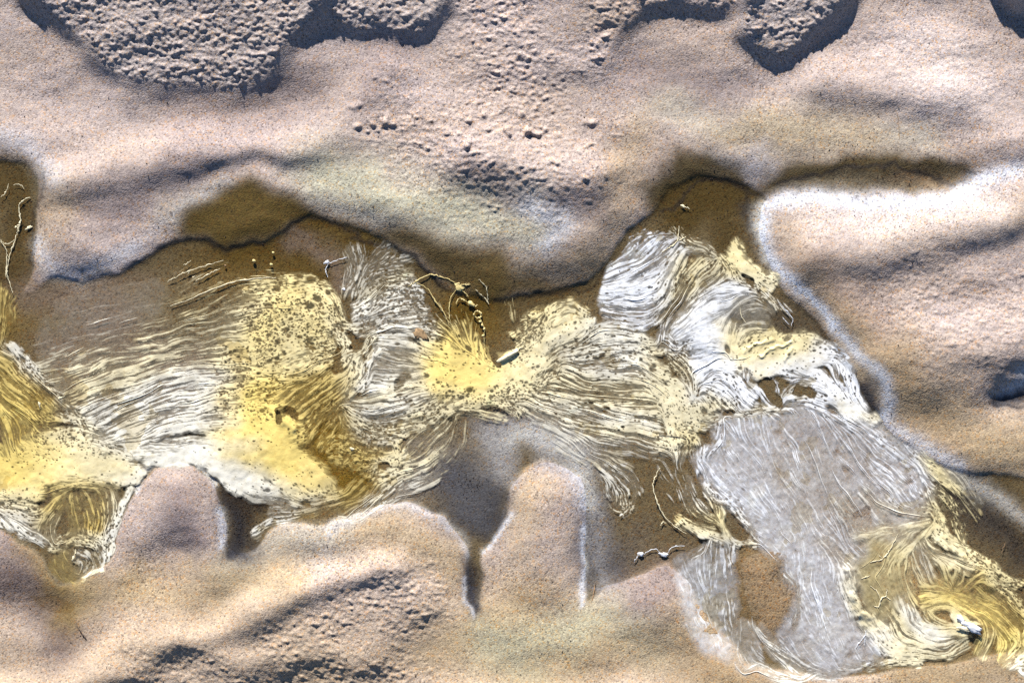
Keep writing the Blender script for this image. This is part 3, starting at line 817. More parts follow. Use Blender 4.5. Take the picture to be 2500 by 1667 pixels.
# places swept clear of film: tile strength width
ERASE = """
11 .95 13: 1040 780 1050 850 1070 900
11 .9 22: 1040 700 1100 780 1150 790
11 .9 22: 1000 520 1050 620
11 .9 10: 100 830 150 810
11 .85 10: 0 870 20 820
11 .7 12: 420 1100 480 1060
21 1 19: 620 1090 650 1100
21 1 17: 670 1170 680 1190
21 .9 10: 460 330 470 350
21 .9 10: 340 1280 380 1260
21 .8 14: 850 1110 900 1130
21 .8 14: 720 700 780 690
12 .9 9: 300 120 330 118
22 .9 22: 340 480 370 520 420 560
22 .8 12: 2000 1230 2060 1230
22 .8 12: 1280 380 1240 440
01 .9 12: 1880 1240 1960 1240 1990 1270
01 .9 9: 1860 1290 1880 1270
11 .9 16: 0 960 20 900
"""
PN = ['L', 'B', 'N', 'C', 'R', 'U', 'W', 'V', 'K', 'S', 'F']
Z = lambda *s: np.zeros((NY, NX) + s, np.float32)
wS, T1, T2, Dn, Ho, Ve, Lo, Gm = Z(), Z(), Z(), Z(), Z(), Z(), Z(), Z()
Ci = Z(3); PW = Z(len(PN))
for h, p in parse(FILM, 8):
    w = float(h[3]); D, ho, ve, lo = float(h[2]), float(h[5]), float(h[6]), float(h[7])
    s_, d, dx, dy = dist_line(p, w, .55, 2.6)
    g = np.exp(-(d / w) ** 2).astype(np.float32); g2 = g ** 1.5 / w * 20
    n = np.sqrt(dx * dx + dy * dy) + 1e-30; dx, dy = dx / n, dy / n
    wS[s_] += g2; T1[s_] += g2 * (dx * dx - dy * dy); T2[s_] += g2 * 2 * dx * dy
    Dn[s_] += g2 * D; Ho[s_] += g2 * ho; Ve[s_] += g2 * ve; Lo[s_] += g2 * lo
    Ci[s_] += g2[..., None] * np.array(FC['w' if h[4] == 'W' and h[1] in 'UWV' else h[4]], np.float32)
    Gm[s_] = np.maximum(Gm[s_], g); PW[s_[0], s_[1], PN.index(h[1])] += g2
for pk, fc, st, pp in (('V', 'B', .47, [1712,1120, 1708,1180, 1760,1230, 1830,1290, 1900,1350, 1945,1420, 1955,1500, 1925,1560, 2000,1640, 2080,1625, 2150,1600, 2110,1540, 2060,1460, 2050,1400, 2070,1350, 2160,1290, 2230,1265, 2270,1250, 2280,1200, 2230,1120, 2120,1040, 1990,1000, 1900,1010, 1790,1020, 1750,1070]),
                        ('F', 'B', .42, [1690,1330, 1675,1400, 1680,1480, 1740,1560, 1800,1610, 1900,1640, 1860,1570, 1800,1520, 1790,1440, 1795,1350, 1780,1300])):
    mk = poly_mask(np.array(pp, float).reshape(-1, 2), 15, 1.6); mk = (mk * np.clip(1 + .25 * noise(8), 0, 1.3)).clip(0, 1).astype(np.float32); k_ = PN.index(pk); w9 = .9 * mk
    Ve += w9 * st; wS += w9; Ci += w9[..., None] * np.array((.84, .85, .88), np.float32); PW[..., k_] += w9; Dn += w9 * .22; Lo += w9 * .9; Gm = np.maximum(Gm, mk * .75)
    a_ = 1.05; T1 += w9 * .15 * math.cos(2 * a_); T2 += w9 * .15 * math.sin(2 * a_)
iw = 1 / (wS + 1e-9)
Dn *= iw; Ho *= iw; Ve *= iw; Lo *= iw; Ci *= iw[..., None]
cov = sm(Gm, .07, .72); Dn *= cov; Ve *= sm(Gm, .12, .7)
for h, p in parse(ERASE, 3):
    w = float(h[2]); s_, d, _, _ = dist_line(p, w, .7)
    k = 1 - float(h[1]) * sm(np.exp(-(d / w) ** 2), .3, .6); Dn[s_] *= k; Ve[s_] *= k
Dn *= 1 + (.2 * noise(30) + .16 * noise(9)) * (1 - Dn)
th = .5 * np.arctan2(T2, T1) + .16 * noise(16) * (1 - .5 * Lo) + .10 * noise(6.5); UX, UY = np.cos(th).astype(np.float32), np.sin(th).astype(np.float32)
# fibres: line-integral convolution of noise along the flow
act = np.nonzero((Gm > .08).ravel())[0]
nf = np.stack([noise(.85), noise(1.45), noise(2.8)], -1).astype(np.float32).reshape(-1, 3)
ai, aj = (act // NX).astype(np.float32), (act % NX).astype(np.float32)
ux, uy = UX.ravel(), UY.ravel()
acc_s = nf[act].copy(); acc_l = nf[act].copy()
NL, NS = 46, 6
for sgn in (1, -1):
    pi, pj = ai.copy(), aj.copy(); vx, vy = sgn * ux[act], sgn * uy[act]
    for k in range(NL):
        pi += vy; pj += vx
        idx = (np.clip(pi + .5, 0, NY - 1).astype(np.int32) * NX + np.clip(pj + .5, 0, NX - 1).astype(np.int32))
        nx_, ny_ = ux[idx], uy[idx]; sg = np.where(nx_ * vx + ny_ * vy < 0, -1, 1).astype(np.float32)
        vx, vy = nx_ * sg, ny_ * sg
        a = nf[idx]; wk = 1 - k / NL; acc_l += a * wk
        if k < NS: acc_s += a * (1 - k / NS)
def rank(a):
    r = np.empty(len(a), np.float32); r[np.argsort(a)] = np.linspace(0, 1, len(a), dtype=np.float32); return r
def nrm(a): return (a - a.mean(0)) / a.std(0)
acc_l = nrm(acc_l); acc_s = nrm(acc_s)
La = rank(1.0 * acc_l[:, 0] + .55 * acc_l[:, 1] + .38 * acc_l[:, 2] + .6 * acc_s[:, 0]); Sa = rank(.9 * acc_s[:, 0] + .8 * acc_s[:, 1])
lo = Lo.ravel()[act]; nn = Z().ravel(); m_ = lo * (La - .5) + (1 - lo) * (Sa - .5)
nn[act] = rank(m_ / np.sqrt(lo ** 2 + (1 - lo) ** 2)); nn = nn.reshape(NY, NX)
al = sm((nn - (1 - Dn)) / .38, -.2, .80) * sm(Dn, .01, .08) * (.62 + .38 * sm(Dn + .18 * noise(9), .2, .7))
al *= sm(Gm, .04, .42)
al = np.where(Dn > .84, np.maximum(al, sm(Dn + .03 * noise(4), .84, .95)), al)
# round and stretched holes
def holes(n, rlo, rhi, gain, R, clus):
    global hole
    c = rng.choice(act, n); pr = Ho.ravel()[c] * np.where(Dn.ravel()[c] > .965, .35, 1) * cov.ravel()[c] * gain * np.clip(.75 + .4 * clus.ravel()[c], 0, 1.6)
    c = c[rng.random(n) < pr]; n = len(c)
    r = rlo + (rhi - rlo) * rng.random(n) ** 2.4; e = 1 + rng.random(n) * .5 + 1.3 * Lo.ravel()[c] * rng.random(n)
    k = np.arange(-R, R + 1); dj, di = np.meshgrid(k, k)
    ci, cj = c // NX, c % NX; offx, offy = rng.random(n) - .5, rng.random(n) - .5
    ii = np.clip(ci[:, None] + di.ravel()[None], 0, NY - 1); jj = np.clip(cj[:, None] + dj.ravel()[None], 0, NX - 1)
    dxx = (dj.ravel()[None] - offx[:, None]) * G; dyy = (di.ravel()[None] - offy[:, None]) * G
    a, b_ = ux[c][:, None], uy[c][:, None]
    u_ = (dxx * a + dyy * b_) / e[:, None]; v_ = -dxx * b_ + dyy * a
    q = np.sqrt(u_ ** 2 + v_ ** 2) / r[:, None]
    np.minimum.at(hole, (ii, jj), np.clip((q - .7) / .45, 0, 1))
    np.maximum.at(rim, (ii, jj), np.exp(-((q - 1.35) / .3) ** 2) * np.minimum(r[:, None] / 5, 1))
hole = np.ones((NY, NX)); rim = np.zeros((NY, NX)); clus = noise(22)
holes(120000, 1.1, 2.9, .5, 6, clus); holes(5500, 2.4, 4.6, .4, 8, clus); holes(2600, 4, 9.5, .34, 15, clus)
al = al * hole; Ve = Ve + .13 * sm(Dn, .1, .6) * (1 - Ve)
Ve2 = Ve * (.3 + .7 * hole) * (.92 + .13 * noise(2.4) + .06 * noise(6) + .05 * noise(20))
al = np.clip(al, 0, 1)
alpha = np.clip(1 - (1 - al * .97) * (1 - np.clip(Ve2, 0, 1) * .8), 0, 1)
thick = blur(al, 2.0)
FZ = np.maximum(Hs, 0) + .5 + .26 * thick + .25 * rim * al + .8 * blur(Ve, 8) + .5 * noise(20) + .25 * noise(5)
for amp, w, pts in ((16, 20, [1905, 1265 - 0]),):
    pass
def bump_at(tile, amp, w, pts):
    s_, d, _, _ = dist_line(tile_pts(tile, pts), w, .8); FZ[s_] += amp * np.exp(-(d / w) ** 2)
bump_at('01', 7, 20, [1890, 1280, 1960, 1330]); bump_at('01', 5, 90, [1600, 1450, 1800, 1450]); bump_at('01', 6, 70, [2050, 600])
bump_at('11', 6, 90, [850, 980, 1000, 1000]); 
bump_at('21', 2.6, 5, [560, 890, 680, 840, 800, 785]); bump_at('21', 2.4, 5, [450, 890, 520, 820, 660, 770]); bump_at('21', 2.4, 5, [740, 930, 800, 840])
bump_at('22', 7, 30, [1960, 1190, 2030, 1210]); bump_at('22', 7, 60, [1850, 800, 1950, 830]); bump_at('22', 5, 50, [270, 480])
bump_at('22', 8, 14, [1150, 800, 1180, 950, 1250, 1080]); bump_at('21', 6, 40, [200, 600, 180, 780])

m_film = bpy.data.materials.new("foam_film"); t, N, Lk = nodes(m_film)
at = N("ShaderNodeAttribute", attribute_name="tone"); b = N("ShaderNodeBsdfPrincipled")
Lk(at.outputs['Alpha'], b.inputs['Alpha'])
tcf = N("ShaderNodeTexCoord"); n1_ = N("ShaderNodeTexNoise"); n1_.inputs['Scale'].default_value = 1 / (16 * S); n1_.inputs['Detail'].default_value = 6; n1_.inputs['Roughness'].default_value = .7; Lk(tcf.outputs['Object'], n1_.inputs['Vector'])
r1_ = N("ShaderNodeValToRGB"); Lk(n1_.outputs['Fac'], r1_.inputs[0]); ramp(r1_, [(.3, (.80, .76, .68)), (.5, (1, 1, 1)), (.75, (1.03, 1.03, 1.05))])
v_ = N("ShaderNodeTexVoronoi"); v_.inputs['Scale'].default_value = 1 / (7 * S); Lk(tcf.outputs['Object'], v_.inputs['Vector'])
r2_ = N("ShaderNodeValToRGB"); Lk(v_.outputs['Distance'], r2_.inputs[0]); ramp(r2_, [(.10, (.45, .36, .24)), (.2, (1, 1, 1))])
k1_ = N("ShaderNodeMix", data_type='RGBA', blend_type='MULTIPLY'); k1_.inputs[0].default_value = 1; Lk(at.outputs['Color'], k1_.inputs[6]); Lk(r1_.outputs[0], k1_.inputs[7])
k2_ = N("ShaderNodeMix", data_type='RGBA', blend_type='MULTIPLY'); k2_.inputs[0].default_value = .2; Lk(k1_.outputs[2], k2_.inputs[6]); Lk(r2_.outputs[0], k2_.inputs[7]); Lk(k2_.outputs[2], b.inputs['Base Color'])
b.inputs['Roughness'].default_value = .42; b.inputs['Specular IOR Level'].default_value = .4
tc = N("ShaderNodeTexCoord"); ns = N("ShaderNodeTexNoise"); ns.inputs['Scale'].default_value = 1 / (6 * S); ns.inputs['Detail'].default_value = 3
Lk(tc.outputs['Object'], ns.inputs['Vector'])
bp = N("ShaderNodeBump"); bp.inputs['Strength'].default_value = .35; bp.inputs['Distance'].default_value = 1.2 * S
Lk(ns.outputs['Fac'], bp.inputs['Height']); Lk(bp.outputs[0], b.inputs['Normal'])
o = N("ShaderNodeOutputMaterial"); Lk(b.outputs[0], o.inputs[0])

# film colour: thin parts keep the tint of the film, thick threads are paler
Cf = blur(Ci[..., 0], 6), blur(Ci[..., 1], 6), blur(Ci[..., 2], 6); cw = blur((wS > 1e-3).astype(float), 6) + 1e-3
Cf = np.stack([np.clip(c / cw, 0, 1) for c in Cf], -1)
Cf = np.clip(Cf, 0, 1); 
for tile_, cc, w_, st_, pts_ in (('g', 'Y', 75, .75, [640, 960, 660, 1040, 740, 1100]), ('g', 'Y', 60, .45, [640, 800, 700, 730, 760, 760]), ('g', 'Y', 80, .9, [1090, 880, 1150, 900]), ('g', 'X', 90, .5, [1250, 860, 1380, 800]),
  ('g', 'Y', 80, .8, [-40, 1100, 60, 1130, 120, 1150]), ('g', 'Y', 60, .6, [-20, 1000, 20, 1080]), ('g', 'X', 60, .6, [180, 1160, 260, 1140]), ('g', 'Y', 60, .5, [2280, 1450, 2380, 1490, 2480, 1550]), ('g', 'X', 60, .5, [1870, 850, 1960, 850]), ('g', 'O', 60, .7, [760, 1000, 800, 1080, 800, 1150])):
    s_, d, _, _ = dist_line(tile_pts(tile_, pts_), w_, 1.0); g = (np.exp(-(d / w_) ** 2) * st_)[..., None]; Cf[s_] += (np.array(FC[cc]) - Cf[s_]) * g
Cf *= (1 + .05 * noise(10) + .05 * noise(35))[..., None]
Cf = np.clip(Cf, .05, .92)
own = PW.argmax(-1)
LABEL = {
 'L': ('yellow and cream foam sheet with dark netted strands at the left edge', (200, 1130)),
 'B': ('large domed foam film with dotted cream crown, long fibres combed leftwards and yellow foot', (650, 900)),
 'N': ('narrow cream foam lace with big round holes between the dotted dome and the yellow starburst', (850, 880)),
 'C': ('foam film with bright yellow starburst centre and radiating threads in the middle of the pool', (1120, 900)),
 'R': ('foam film combed rightwards in long white fibres ending in a cream dotted sheet', (1500, 950)),
 'U': ('bluish white hair-like foam fibres hanging beneath the dark sand bay, with pointed cream tip', (1650, 700)),
 'W': ('thick white curled foam ridge with tan wrinkled folds beside the slanting pale sand rim', (1850, 880)),
 'V': ('thin bluish white foam veil with streaks spread over the lower right shallows', (1950, 1200)),
 'K': ('small cream foam star with spiky threads left of the bluish veil', (1750, 1300)),
 'S': ('swirled tan and yellow foam film curling round a raised white tuft in the lower right', (2250, 1450)),
 'F': ('faint white foam fan round the orange sand patch at the bottom', (1850, 1560)),
}
roots = {}
for k, name in enumerate(PN):
    lab, c = LABEL[name]
    r = empty("foam_film", *c); tag(r, lab, 'foam film', 'foam films floating on the pool'); roots[name] = r
    V, F, u = grid_sub((alpha > .045) & (own == k) & (cov > .01), FZ)
    if len(F): np_mesh("film_sheet", V, F, m_film, Cf.reshape(-1, 3)[u], alpha.ravel()[u], r)

# ------------------------------------------------------------------ tubes: raised threads along the flow
def tube_arrays(p, r, nseg=5, flat=.7):
    """p (n,2) px, z (n) px, r (n) px"""
    n = len(p); tn = np.gradient(p[:, :2], axis=0); tn /= np.linalg.norm(tn, axis=1)[:, None] + 1e-9
    nr = np.stack([-tn[:, 1], tn[:, 0]], -1); a = np.arange(nseg) * 2 * math.pi / nseg
    xy = p[:, None, :2] + nr[:, None] * (np.cos(a)[None, :, None] * r[:, None, None])
    z = p[:, None, 2] + np.sin(a)[None] * r[:, None] * flat
    V = np.stack([(xy[..., 0] - CX) * S, (CY - xy[..., 1]) * S, z * S], -1).reshape(-1, 3)
    i = np.arange(n - 1)[:, None] * nseg; j = np.arange(nseg)[None]; j2 = (j + 1) % nseg
    return V, np.stack([i + j, i + nseg + j, i + nseg + j2, i + j2], -1).reshape(-1, 4)
def samp(A, x, y):
    return A[np.clip(((y - Y0) / G + .5).astype(int), 0, NY - 1), np.clip(((x - X0) / G + .5).astype(int), 0, NX - 1)]
fil_seed = np.nonzero(((Dn > .16) & (Dn < .9) & (Lo > .55)).ravel())[0]
for k, name in enumerate(PN):
    s = fil_seed[own.ravel()[fil_seed] == k]
    if len(s) < 200: continue
    n = min(45, len(s) // 3500); s = rng.choice(s, n)
    x = gx[s % NX].copy(); y = gy[s // NX].copy(); L = 30
    tr_ = [np.stack([x, y], -1)]
    for sgn in (1, -1):
        px, py = x.copy(), y.copy(); vx, vy = sgn * samp(UX, px, py), sgn * samp(UY, px, py); seg = []
        for _ in range(L):
            px = px + vx * 3.2; py = py + vy * 3.2
            nx_, ny_ = samp(UX, px, py), samp(UY, px, py); sg = np.where(nx_ * vx + ny_ * vy < 0, -1, 1)
            vx, vy = .55 * vx + .45 * nx_ * sg, .55 * vy + .45 * ny_ * sg; q = np.hypot(vx, vy) + 1e-6; vx, vy = vx / q, vy / q
            seg.append(np.stack([px, py], -1))
        tr_ = tr_ + seg if sgn == 1 else seg[::-1] + tr_
    A = np.stack(tr_, 1); VV, FF, CC = [], [], []; off = 0
    for q in range(n):
        a0, a1 = sorted(rng.integers(0, 2 * L, 2))
        if a1 - a0 < 14: continue
        p = A[q, a0:a1]; g_ = samp(cov, p[:, 0], p[:, 1])
        ok = g_ > .25
        if ok.mean() < .8: continue
        tt = np.linspace(0, 1, len(p)); w0 = .5 + .9 * rng.random() ** 3
        r = w0 * np.sin(np.pi * np.clip(tt, .02, .98)) ** .6 * (1 + .25 * np.sin(tt * 17 + q))
        z = samp(FZ, p[:, 0], p[:, 1]) + .7; z = np.convolve(np.pad(z, 5, 'edge'), np.ones(11) / 11, 'valid')
        v, f_ = tube_arrays(np.column_stack([p, z]), r)
        VV.append(v); FF.append(f_ + off); off += len(v)
        c = samp(Cf, p[:, 0], p[:, 1]); CC.append(np.repeat(np.clip(c * 1.08, 0, .93), 5, 0))
    if VV:
        o_ = np_mesh("strand_mass", np.vstack(VV), np.vstack(FF), m_film, np.vstack(CC), parent=roots[name]); o_['kind'] = 'stuff'

# ------------------------------------------------------------------ single threads, knots, curds and litter
def simple_mat(name, c, rough_=.5, bump=.3, sc_=6):
    m = bpy.data.materials.new(name); t, N, Lk = nodes(m); b = N("ShaderNodeBsdfPrincipled"); o = N("ShaderNodeOutputMaterial"); Lk(b.outputs[0], o.inputs[0])
    tc = N("ShaderNodeTexCoord"); n = N("ShaderNodeTexNoise"); n.inputs['Scale'].default_value = 1 / (sc_ * S); n.inputs['Detail'].default_value = 4; Lk(tc.outputs['Object'], n.inputs['Vector'])
    r = N("ShaderNodeValToRGB"); Lk(n.outputs['Fac'], r.inputs[0]); ramp(r, [(.3, tuple(v * .72 for v in c)), (.7, tuple(min(v * 1.1, .93) for v in c))]); Lk(r.outputs[0], b.inputs['Base Color'])
    b.inputs['Roughness'].default_value = rough_; bp = N("ShaderNodeBump"); bp.inputs['Strength'].default_value = bump; bp.inputs['Distance'].default_value = S; Lk(n.outputs['Fac'], bp.inputs['Height']); Lk(bp.outputs[0], b.inputs['Normal']); return m
m_cream = simple_mat("cream_foam", FC['C']); m_pale = simple_mat("white_foam", (.78, .80, .84)); m_gold = simple_mat("golden_foam", (.70, .56, .24))
m_twig = simple_mat("dark_bark", (.05, .035, .028), .8); m_straw = simple_mat("straw", (.30, .18, .09), .7); m_brown = simple_mat("brown_scum", (.34, .22, .11), .8)
def smooth_line(p, n=6):
    p = np.vstack([2 * p[0] - p[1], p, 2 * p[-1] - p[-2]]); out = []
    for i in range(1, len(p) - 2):
        for t in np.linspace(0, 1, n, endpoint=False):
            a, b, c, d = p[i - 1:i + 3]; out.append(.5 * (2 * b + (c - a) * t + (2 * a - 5 * b + 4 * c - d) * t ** 2 + (3 * b - a - 3 * c + d) * t ** 3))
    return np.array(out + [p[-2]])
def thread_mesh(tile, pts, r, lift=.4, wob=.8):
    r *= .6
    p = smooth_line(tile_pts(tile, pts)); n = len(p); p = p + rng.normal(0, wob, p.shape)
    q = np.linspace(0, 1, n); z = np.maximum(samp(FZ, p[:, 0], p[:, 1]), samp(Hs, p[:, 0], p[:, 1])) + lift + r * .4
    z = np.convolve(np.pad(z, 2, 'edge'), np.ones(5) / 5, 'valid')
    rr = r * (.35 + .65 * np.sin(np.pi * np.clip(q, .04, .96)) ** .7) * (1 + .3 * rng.standard_normal(n)) * (1 + .5 * np.sin(q * 9 + p[0, 0]) ** 8)
    return tube_arrays(np.column_stack([p, z]), np.maximum(rr, .4), 7, .8)
def blob_mesh(x, y, rx, ry, rz, ang, seed, lump=.28, tail=0):
    r_ = np.random.default_rng(seed); nu, nv = 22, 13; ph = r_.random(6) * 6
    u = np.linspace(0, 2 * np.pi, nu, endpoint=False); v = np.linspace(.02, np.pi - .02, nv); U, Vv = np.meshgrid(u, v)
    k = 1 + lump * (np.sin(3 * U + ph[0] + 2 * Vv) * .5 + np.sin(5 * U + ph[1]) * np.sin(4 * Vv + ph[2]) * .5 + .4 * np.sin(9 * U + 7 * Vv + ph[3])) * np.sin(Vv)
    a = np.cos(U) * np.sin(Vv) * k; b = np.sin(U) * np.sin(Vv) * k; c = np.cos(Vv) * (1 + .4 * (k - 1))
    a = a * rx * (1 + tail * (a > 0) * a); b = b * ry * (1 - .5 * min(tail, 1) * np.clip(a / rx, 0, 1)); ca, sa = math.cos(ang), math.sin(ang)
    zb = max(float(samp(FZ, np.array([x]), np.array([y]))[0]), float(samp(Hs, np.array([x]), np.array([y]))[0]))
    X_ = x + a * ca - b * sa; Y_ = y + a * sa + b * ca; Z_ = zb + rz * .55 + c * rz
    V = np.stack([(X_ - CX) * S, (CY - Y_) * S, Z_ * S], -1).reshape(-1, 3); I = np.arange(nu * nv).reshape(nv, nu); J = np.roll(I, -1, 1)
    return V, np.stack([I[:-1], I[1:], J[1:], J[:-1]], -1).reshape(-1, 4)
def thing(name, label, cat, x, y, group=None): return tag(empty(name, x, y), label, cat, group)
def part(name, vf, m, par, kind=None):
    o = np_mesh(name, vf[0], vf[1], m, parent=par)
    if kind: o['kind'] = kind
    return o
def mid(tile, pts): p = tile_pts(tile, pts); return p[len(p) // 2]
GT = 'loose foam threads'
for lab, mt, tile, r, pts, extra in [
  ('arched golden thread leading up to the little knot above the yellow starburst', m_gold, '11', 2.0, [475,415, 530,378, 610,337, 640,333, 720,355, 800,392], []),
  ('thin slanting thread dropping from the arched thread into the yellow starburst rays', m_gold, '11', 1.7, [530,388, 600,425, 650,500, 700,565, 735,630, 750,680], []),
  ('pale bent thread lying on the amber sand right of the little knot', m_cream, '11', 1.4, [952,365, 985,400, 1002,420, 1008,470, 1018,530], [[925,432, 955,460, 985,485, 1010,520]]),
  ('forked white thread with a thick stem in the dark hollow at the upper left edge', m_cream, '00', 2.6, [128,1385, 132,1430, 140,1480, 132,1520, 125,1560], [[128,1385, 150,1360, 180,1340, 210,1335], [140,1510, 110,1530, 100,1540]]),
  ('short curved thread at the upper left edge above the thick forked one', m_cream, '00', 1.4, [60,1245, 48,1280, 30,1310, 8,1332], [[90,1250, 120,1245, 150,1255, 165,1275]]),
  ('long drooping double thread hanging along the left edge', m_cream, '01', 1.8, [118,10, 112,60, 92,130, 70,190, 55,260, 45,320, 70,400, 88,455], [[0,100, 25,120, 60,125, 105,95], [0,105, 35,150, 48,200, 40,290, 40,350]]),
  ('highest stray thread combed above the dotted dome, on brown sand', m_cream, '01', 1.5, [1130,385, 1180,350, 1235,325, 1300,300, 1400,268, 1510,238], [[1240,270, 1262,258, 1288,238], [1268,332, 1282,312, 1292,300]]),
  ('second stray thread above the dotted dome, slanting beside its crown', m_cream, '01', 1.5, [1320,378, 1370,350, 1430,318, 1485,292], [[1300,350, 1312,345, 1325,348]]),
  ('long bowed thread running from the left fibres to the top of the dome', m_cream, '01', 1.7, [1150,545, 1300,492, 1440,430, 1600,378, 1750,357, 1865,352], []),
  ('long curved cream thread left of the small foam star', m_cream, '12', 2.2, [2172,118, 2140,180, 2130,250, 2160,350, 2195,430, 2280,515, 2351,560], [[2180,500, 2195,480, 2215,490]]),
  ('thin bent thread reaching down from the tip of the curled white ridge', m_pale, '21', 1.3, [700,520, 740,570, 770,600, 790,640, 780,680], [[720,620, 745,650, 765,672]]),
  ('pale forked thread above the hair-like white fibres', m_cream, '11', 1.7, [2304,0, 2300,60, 2290,110, 2240,150, 2190,180], [[2290,110, 2330,90, 2351,75]]),
  ('looped fine thread inside the tan folds of the curled ridge', m_cream, '21', 1.3, [430,560, 445,620, 470,660], []),
  ('cream branching thread on the tan film in the lower right', m_cream, '22', 2.0, [1330,1045, 1370,1050, 1385,1000, 1420,975, 1425,930], [[1385,1000, 1350,940, 1310,910], [1420,980, 1450,1010]]),
  ('crooked cream thread across the upper part of the tan film', m_cream, '22', 1.9, [1310,750, 1340,745, 1390,730, 1430,690, 1460,640, 1500,560], [[1390,728, 1370,700], [1250,862, 1285,850, 1310,842]]),
  ('fine thread trailing from the veil toward the cream edge', m_pale, '22', 1.5, [1210,1340, 1240,1290, 1275,1250, 1285,1210], [[1275,1250, 1275,1310]]),
  ('wispy thread on dark wet sand at the lower right edge', m_straw, '22', 1.0, [2225,615, 2210,650, 2200,690], []),
 ]:
    c = mid(tile, pts); t_ = thing("foam_thread", lab, 'thread', c[0], c[1], GT); part("strand", thread_mesh(tile, pts, r), mt, t_)
    for e in extra: part("side_strand", thread_mesh(tile, e, r * .75), mt, t_)
# knot with arms and the beads under it
c = tile_pts('11', [820, 418])[0]; t_ = thing("foam_knot", 'small golden knot of foam with crooked arms above the starburst', 'foam knot', *c)
part("knot", blob_mesh(c[0], c[1], 11, 8, 1.6, .5, 3, .45), m_gold, t_)
for e in ([830,400, 870,402, 895,398], [815,430, 775,465, 755,520, 750,600, 765,660], [825,430, 860,460, 880,480], [800,400, 812,390, 830,400], [835,408, 850,398, 885,392]): part("arm", thread_mesh('11', e, 1.6), m_gold, t_)
c = tile_pts('11', [900, 530])[0]; t_ = thing("foam_knot", 'lumpy golden foam crumb with a stretched tail, just under the small knot', 'foam knot', *c)
part("lump", blob_mesh(c[0], c[1], 9, 5, 3, .5, 5, .4), m_gold, t_); part("arm", thread_mesh('11', [820,490, 850,505, 880,522], 2.2), m_gold, t_); part("arm", thread_mesh('11', [820,490, 808,510, 800,530], 1.6), m_gold, t_); part("arm", thread_mesh('11', [905,540, 925,548, 940,535], 2), m_gold, t_)
c = tile_pts('11', [942, 605])[0]; t_ = thing("foam_ring", 'little golden foam ring with beads strung below it, in the dark gap', 'foam ring', *c)
part("ring", thread_mesh('11', [920,590, 935,578, 958,585, 968,605, 955,625, 930,622, 918,605, 920,590], 2.6), m_gold, t_)
part("string", thread_mesh('11', [955,625, 970,650, 985,690, 990,730, 985,770, 990,820], 1.5), m_gold, t_)
for q, (bx, by) in enumerate(((960,650), (975,675), (988,700), (980,745))):
    b_ = tile_pts('11', [bx, by])[0]; part("bead", blob_mesh(b_[0], b_[1], 3.4, 2.7, 2.2, q, 10 + q), m_gold, t_)
for lab, mt, tile, xy, rx, ry, rz, ang, tails in [
  ('white curd of foam with two thin tails, right above the dotted dome', m_pale, '01', (2205,250), 7, 4, 3, -.4, [[2212,262, 2200,300, 2212,350], [2215,262, 2260,240, 2340,215]]),
  ('tiny white crumb under the curd with tails, beside the dome crown', m_pale, '01', (2322,432), 4.5, 3, 2, .3, []),
  ('left of the two white curds on the grey sand below the fibre fringe', m_pale, '12', (2045,697), 8, 5, 3, .2, [[2030,700, 2015,725, 2000,750]]),
  ('right of the two white curds on the grey sand, joined to a fine thread', m_pale, '12', (2200,700), 11, 5.5, 3, .15, [[2070,695, 2140,662, 2185,695], [2225,690, 2260,650, 2340,640]]),
  ('teardrop foam fleck on dark sand above the white hair-like fibres', m_cream, '20', (48,1392), 6, 3.2, 2.2, .5, [[55,1396, 75,1402, 95,1410]]),
  ('flat pale flake beside the thick forked thread in the dark hollow', m_cream, '00', (195,1538), 9, 3.6, 2.2, -.5, []),
  ('cream crumb stuck on the yellow strands between dome and starburst', m_cream, '11', (95,1508), 6, 3.4, 2.6, .4, []),
  ('pale hook-shaped flake at the bottom of the small strand hollow on the left', m_cream, '02', (495,725), 7, 3, 3, 1.9, [[498,715, 510,690, 515,660]]),
  ('cream flake at the node where left netted strands meet the long fibres', m_cream, '01', (405,1165), 6, 3, 2, -.3, [[415,1160, 440,1155]]),
  ('small cream spike on the left netted strands', m_cream, '01', (265,1205), 5, 3, 2.4, 1.3, [[265,1215, 270,1235]]),
 ]:
    c = tile_pts(tile, xy)[0]; t_ = thing("foam_fleck", lab, 'foam fleck', c[0], c[1], 'foam flecks'); part("crumb", blob_mesh(c[0], c[1], rx * .9, ry * .85, rz * .5, ang, int(c[0]), .45), mt, t_)
    for e in tails: part("tail", thread_mesh(tile, e, 1.3), mt, t_)
for lab, tile, xy, r in [('largest round sand pellet on the amber sand over the dome', '01', (1715,240), 4.2), ('round pellet right of the largest one, over the dome crown', '01', (1832,265), 3.8),
  ('smallest pellet, left of the largest one, near the stray threads', '01', (1522,272), 2.6), ('pellet higher than its neighbours, on the dark amber sand', '01', (1845,185), 3.2)]:
    c = tile_pts(tile, xy)[0]; o_ = part("sand_pellet", blob_mesh(c[0], c[1], r, r * .85, r * .7, .3, int(c[0]), .15), m_straw if r < 3 else m_gold, None); tag(o_, lab, 'pellet', 'sand pellets over the dome')
o_ = part("twig", thread_mesh('02', [538,1198, 552,1222, 570,1248, 592,1272], 1.9, .4, .2), m_twig, None); tag(o_, 'short dark twig lying on the pinkish brown sand at lower left', 'twig')
o_ = part("plant_stalk", thread_mesh('12', [1738,890, 1732,930, 1724,975, 1712,1012], 1.8, .6, .2), m_straw, None); tag(o_, 'short brown stalk beside the white-rimmed dark gully', 'stalk')
o_ = part("plant_fibre", thread_mesh('20', [1485,770, 1498,830, 1500,890, 1506,948], .9, .3, .2), m_straw, None); tag(o_, 'hair-thin orange plant fibre on smooth sand above the dark ledge', 'plant fibre')
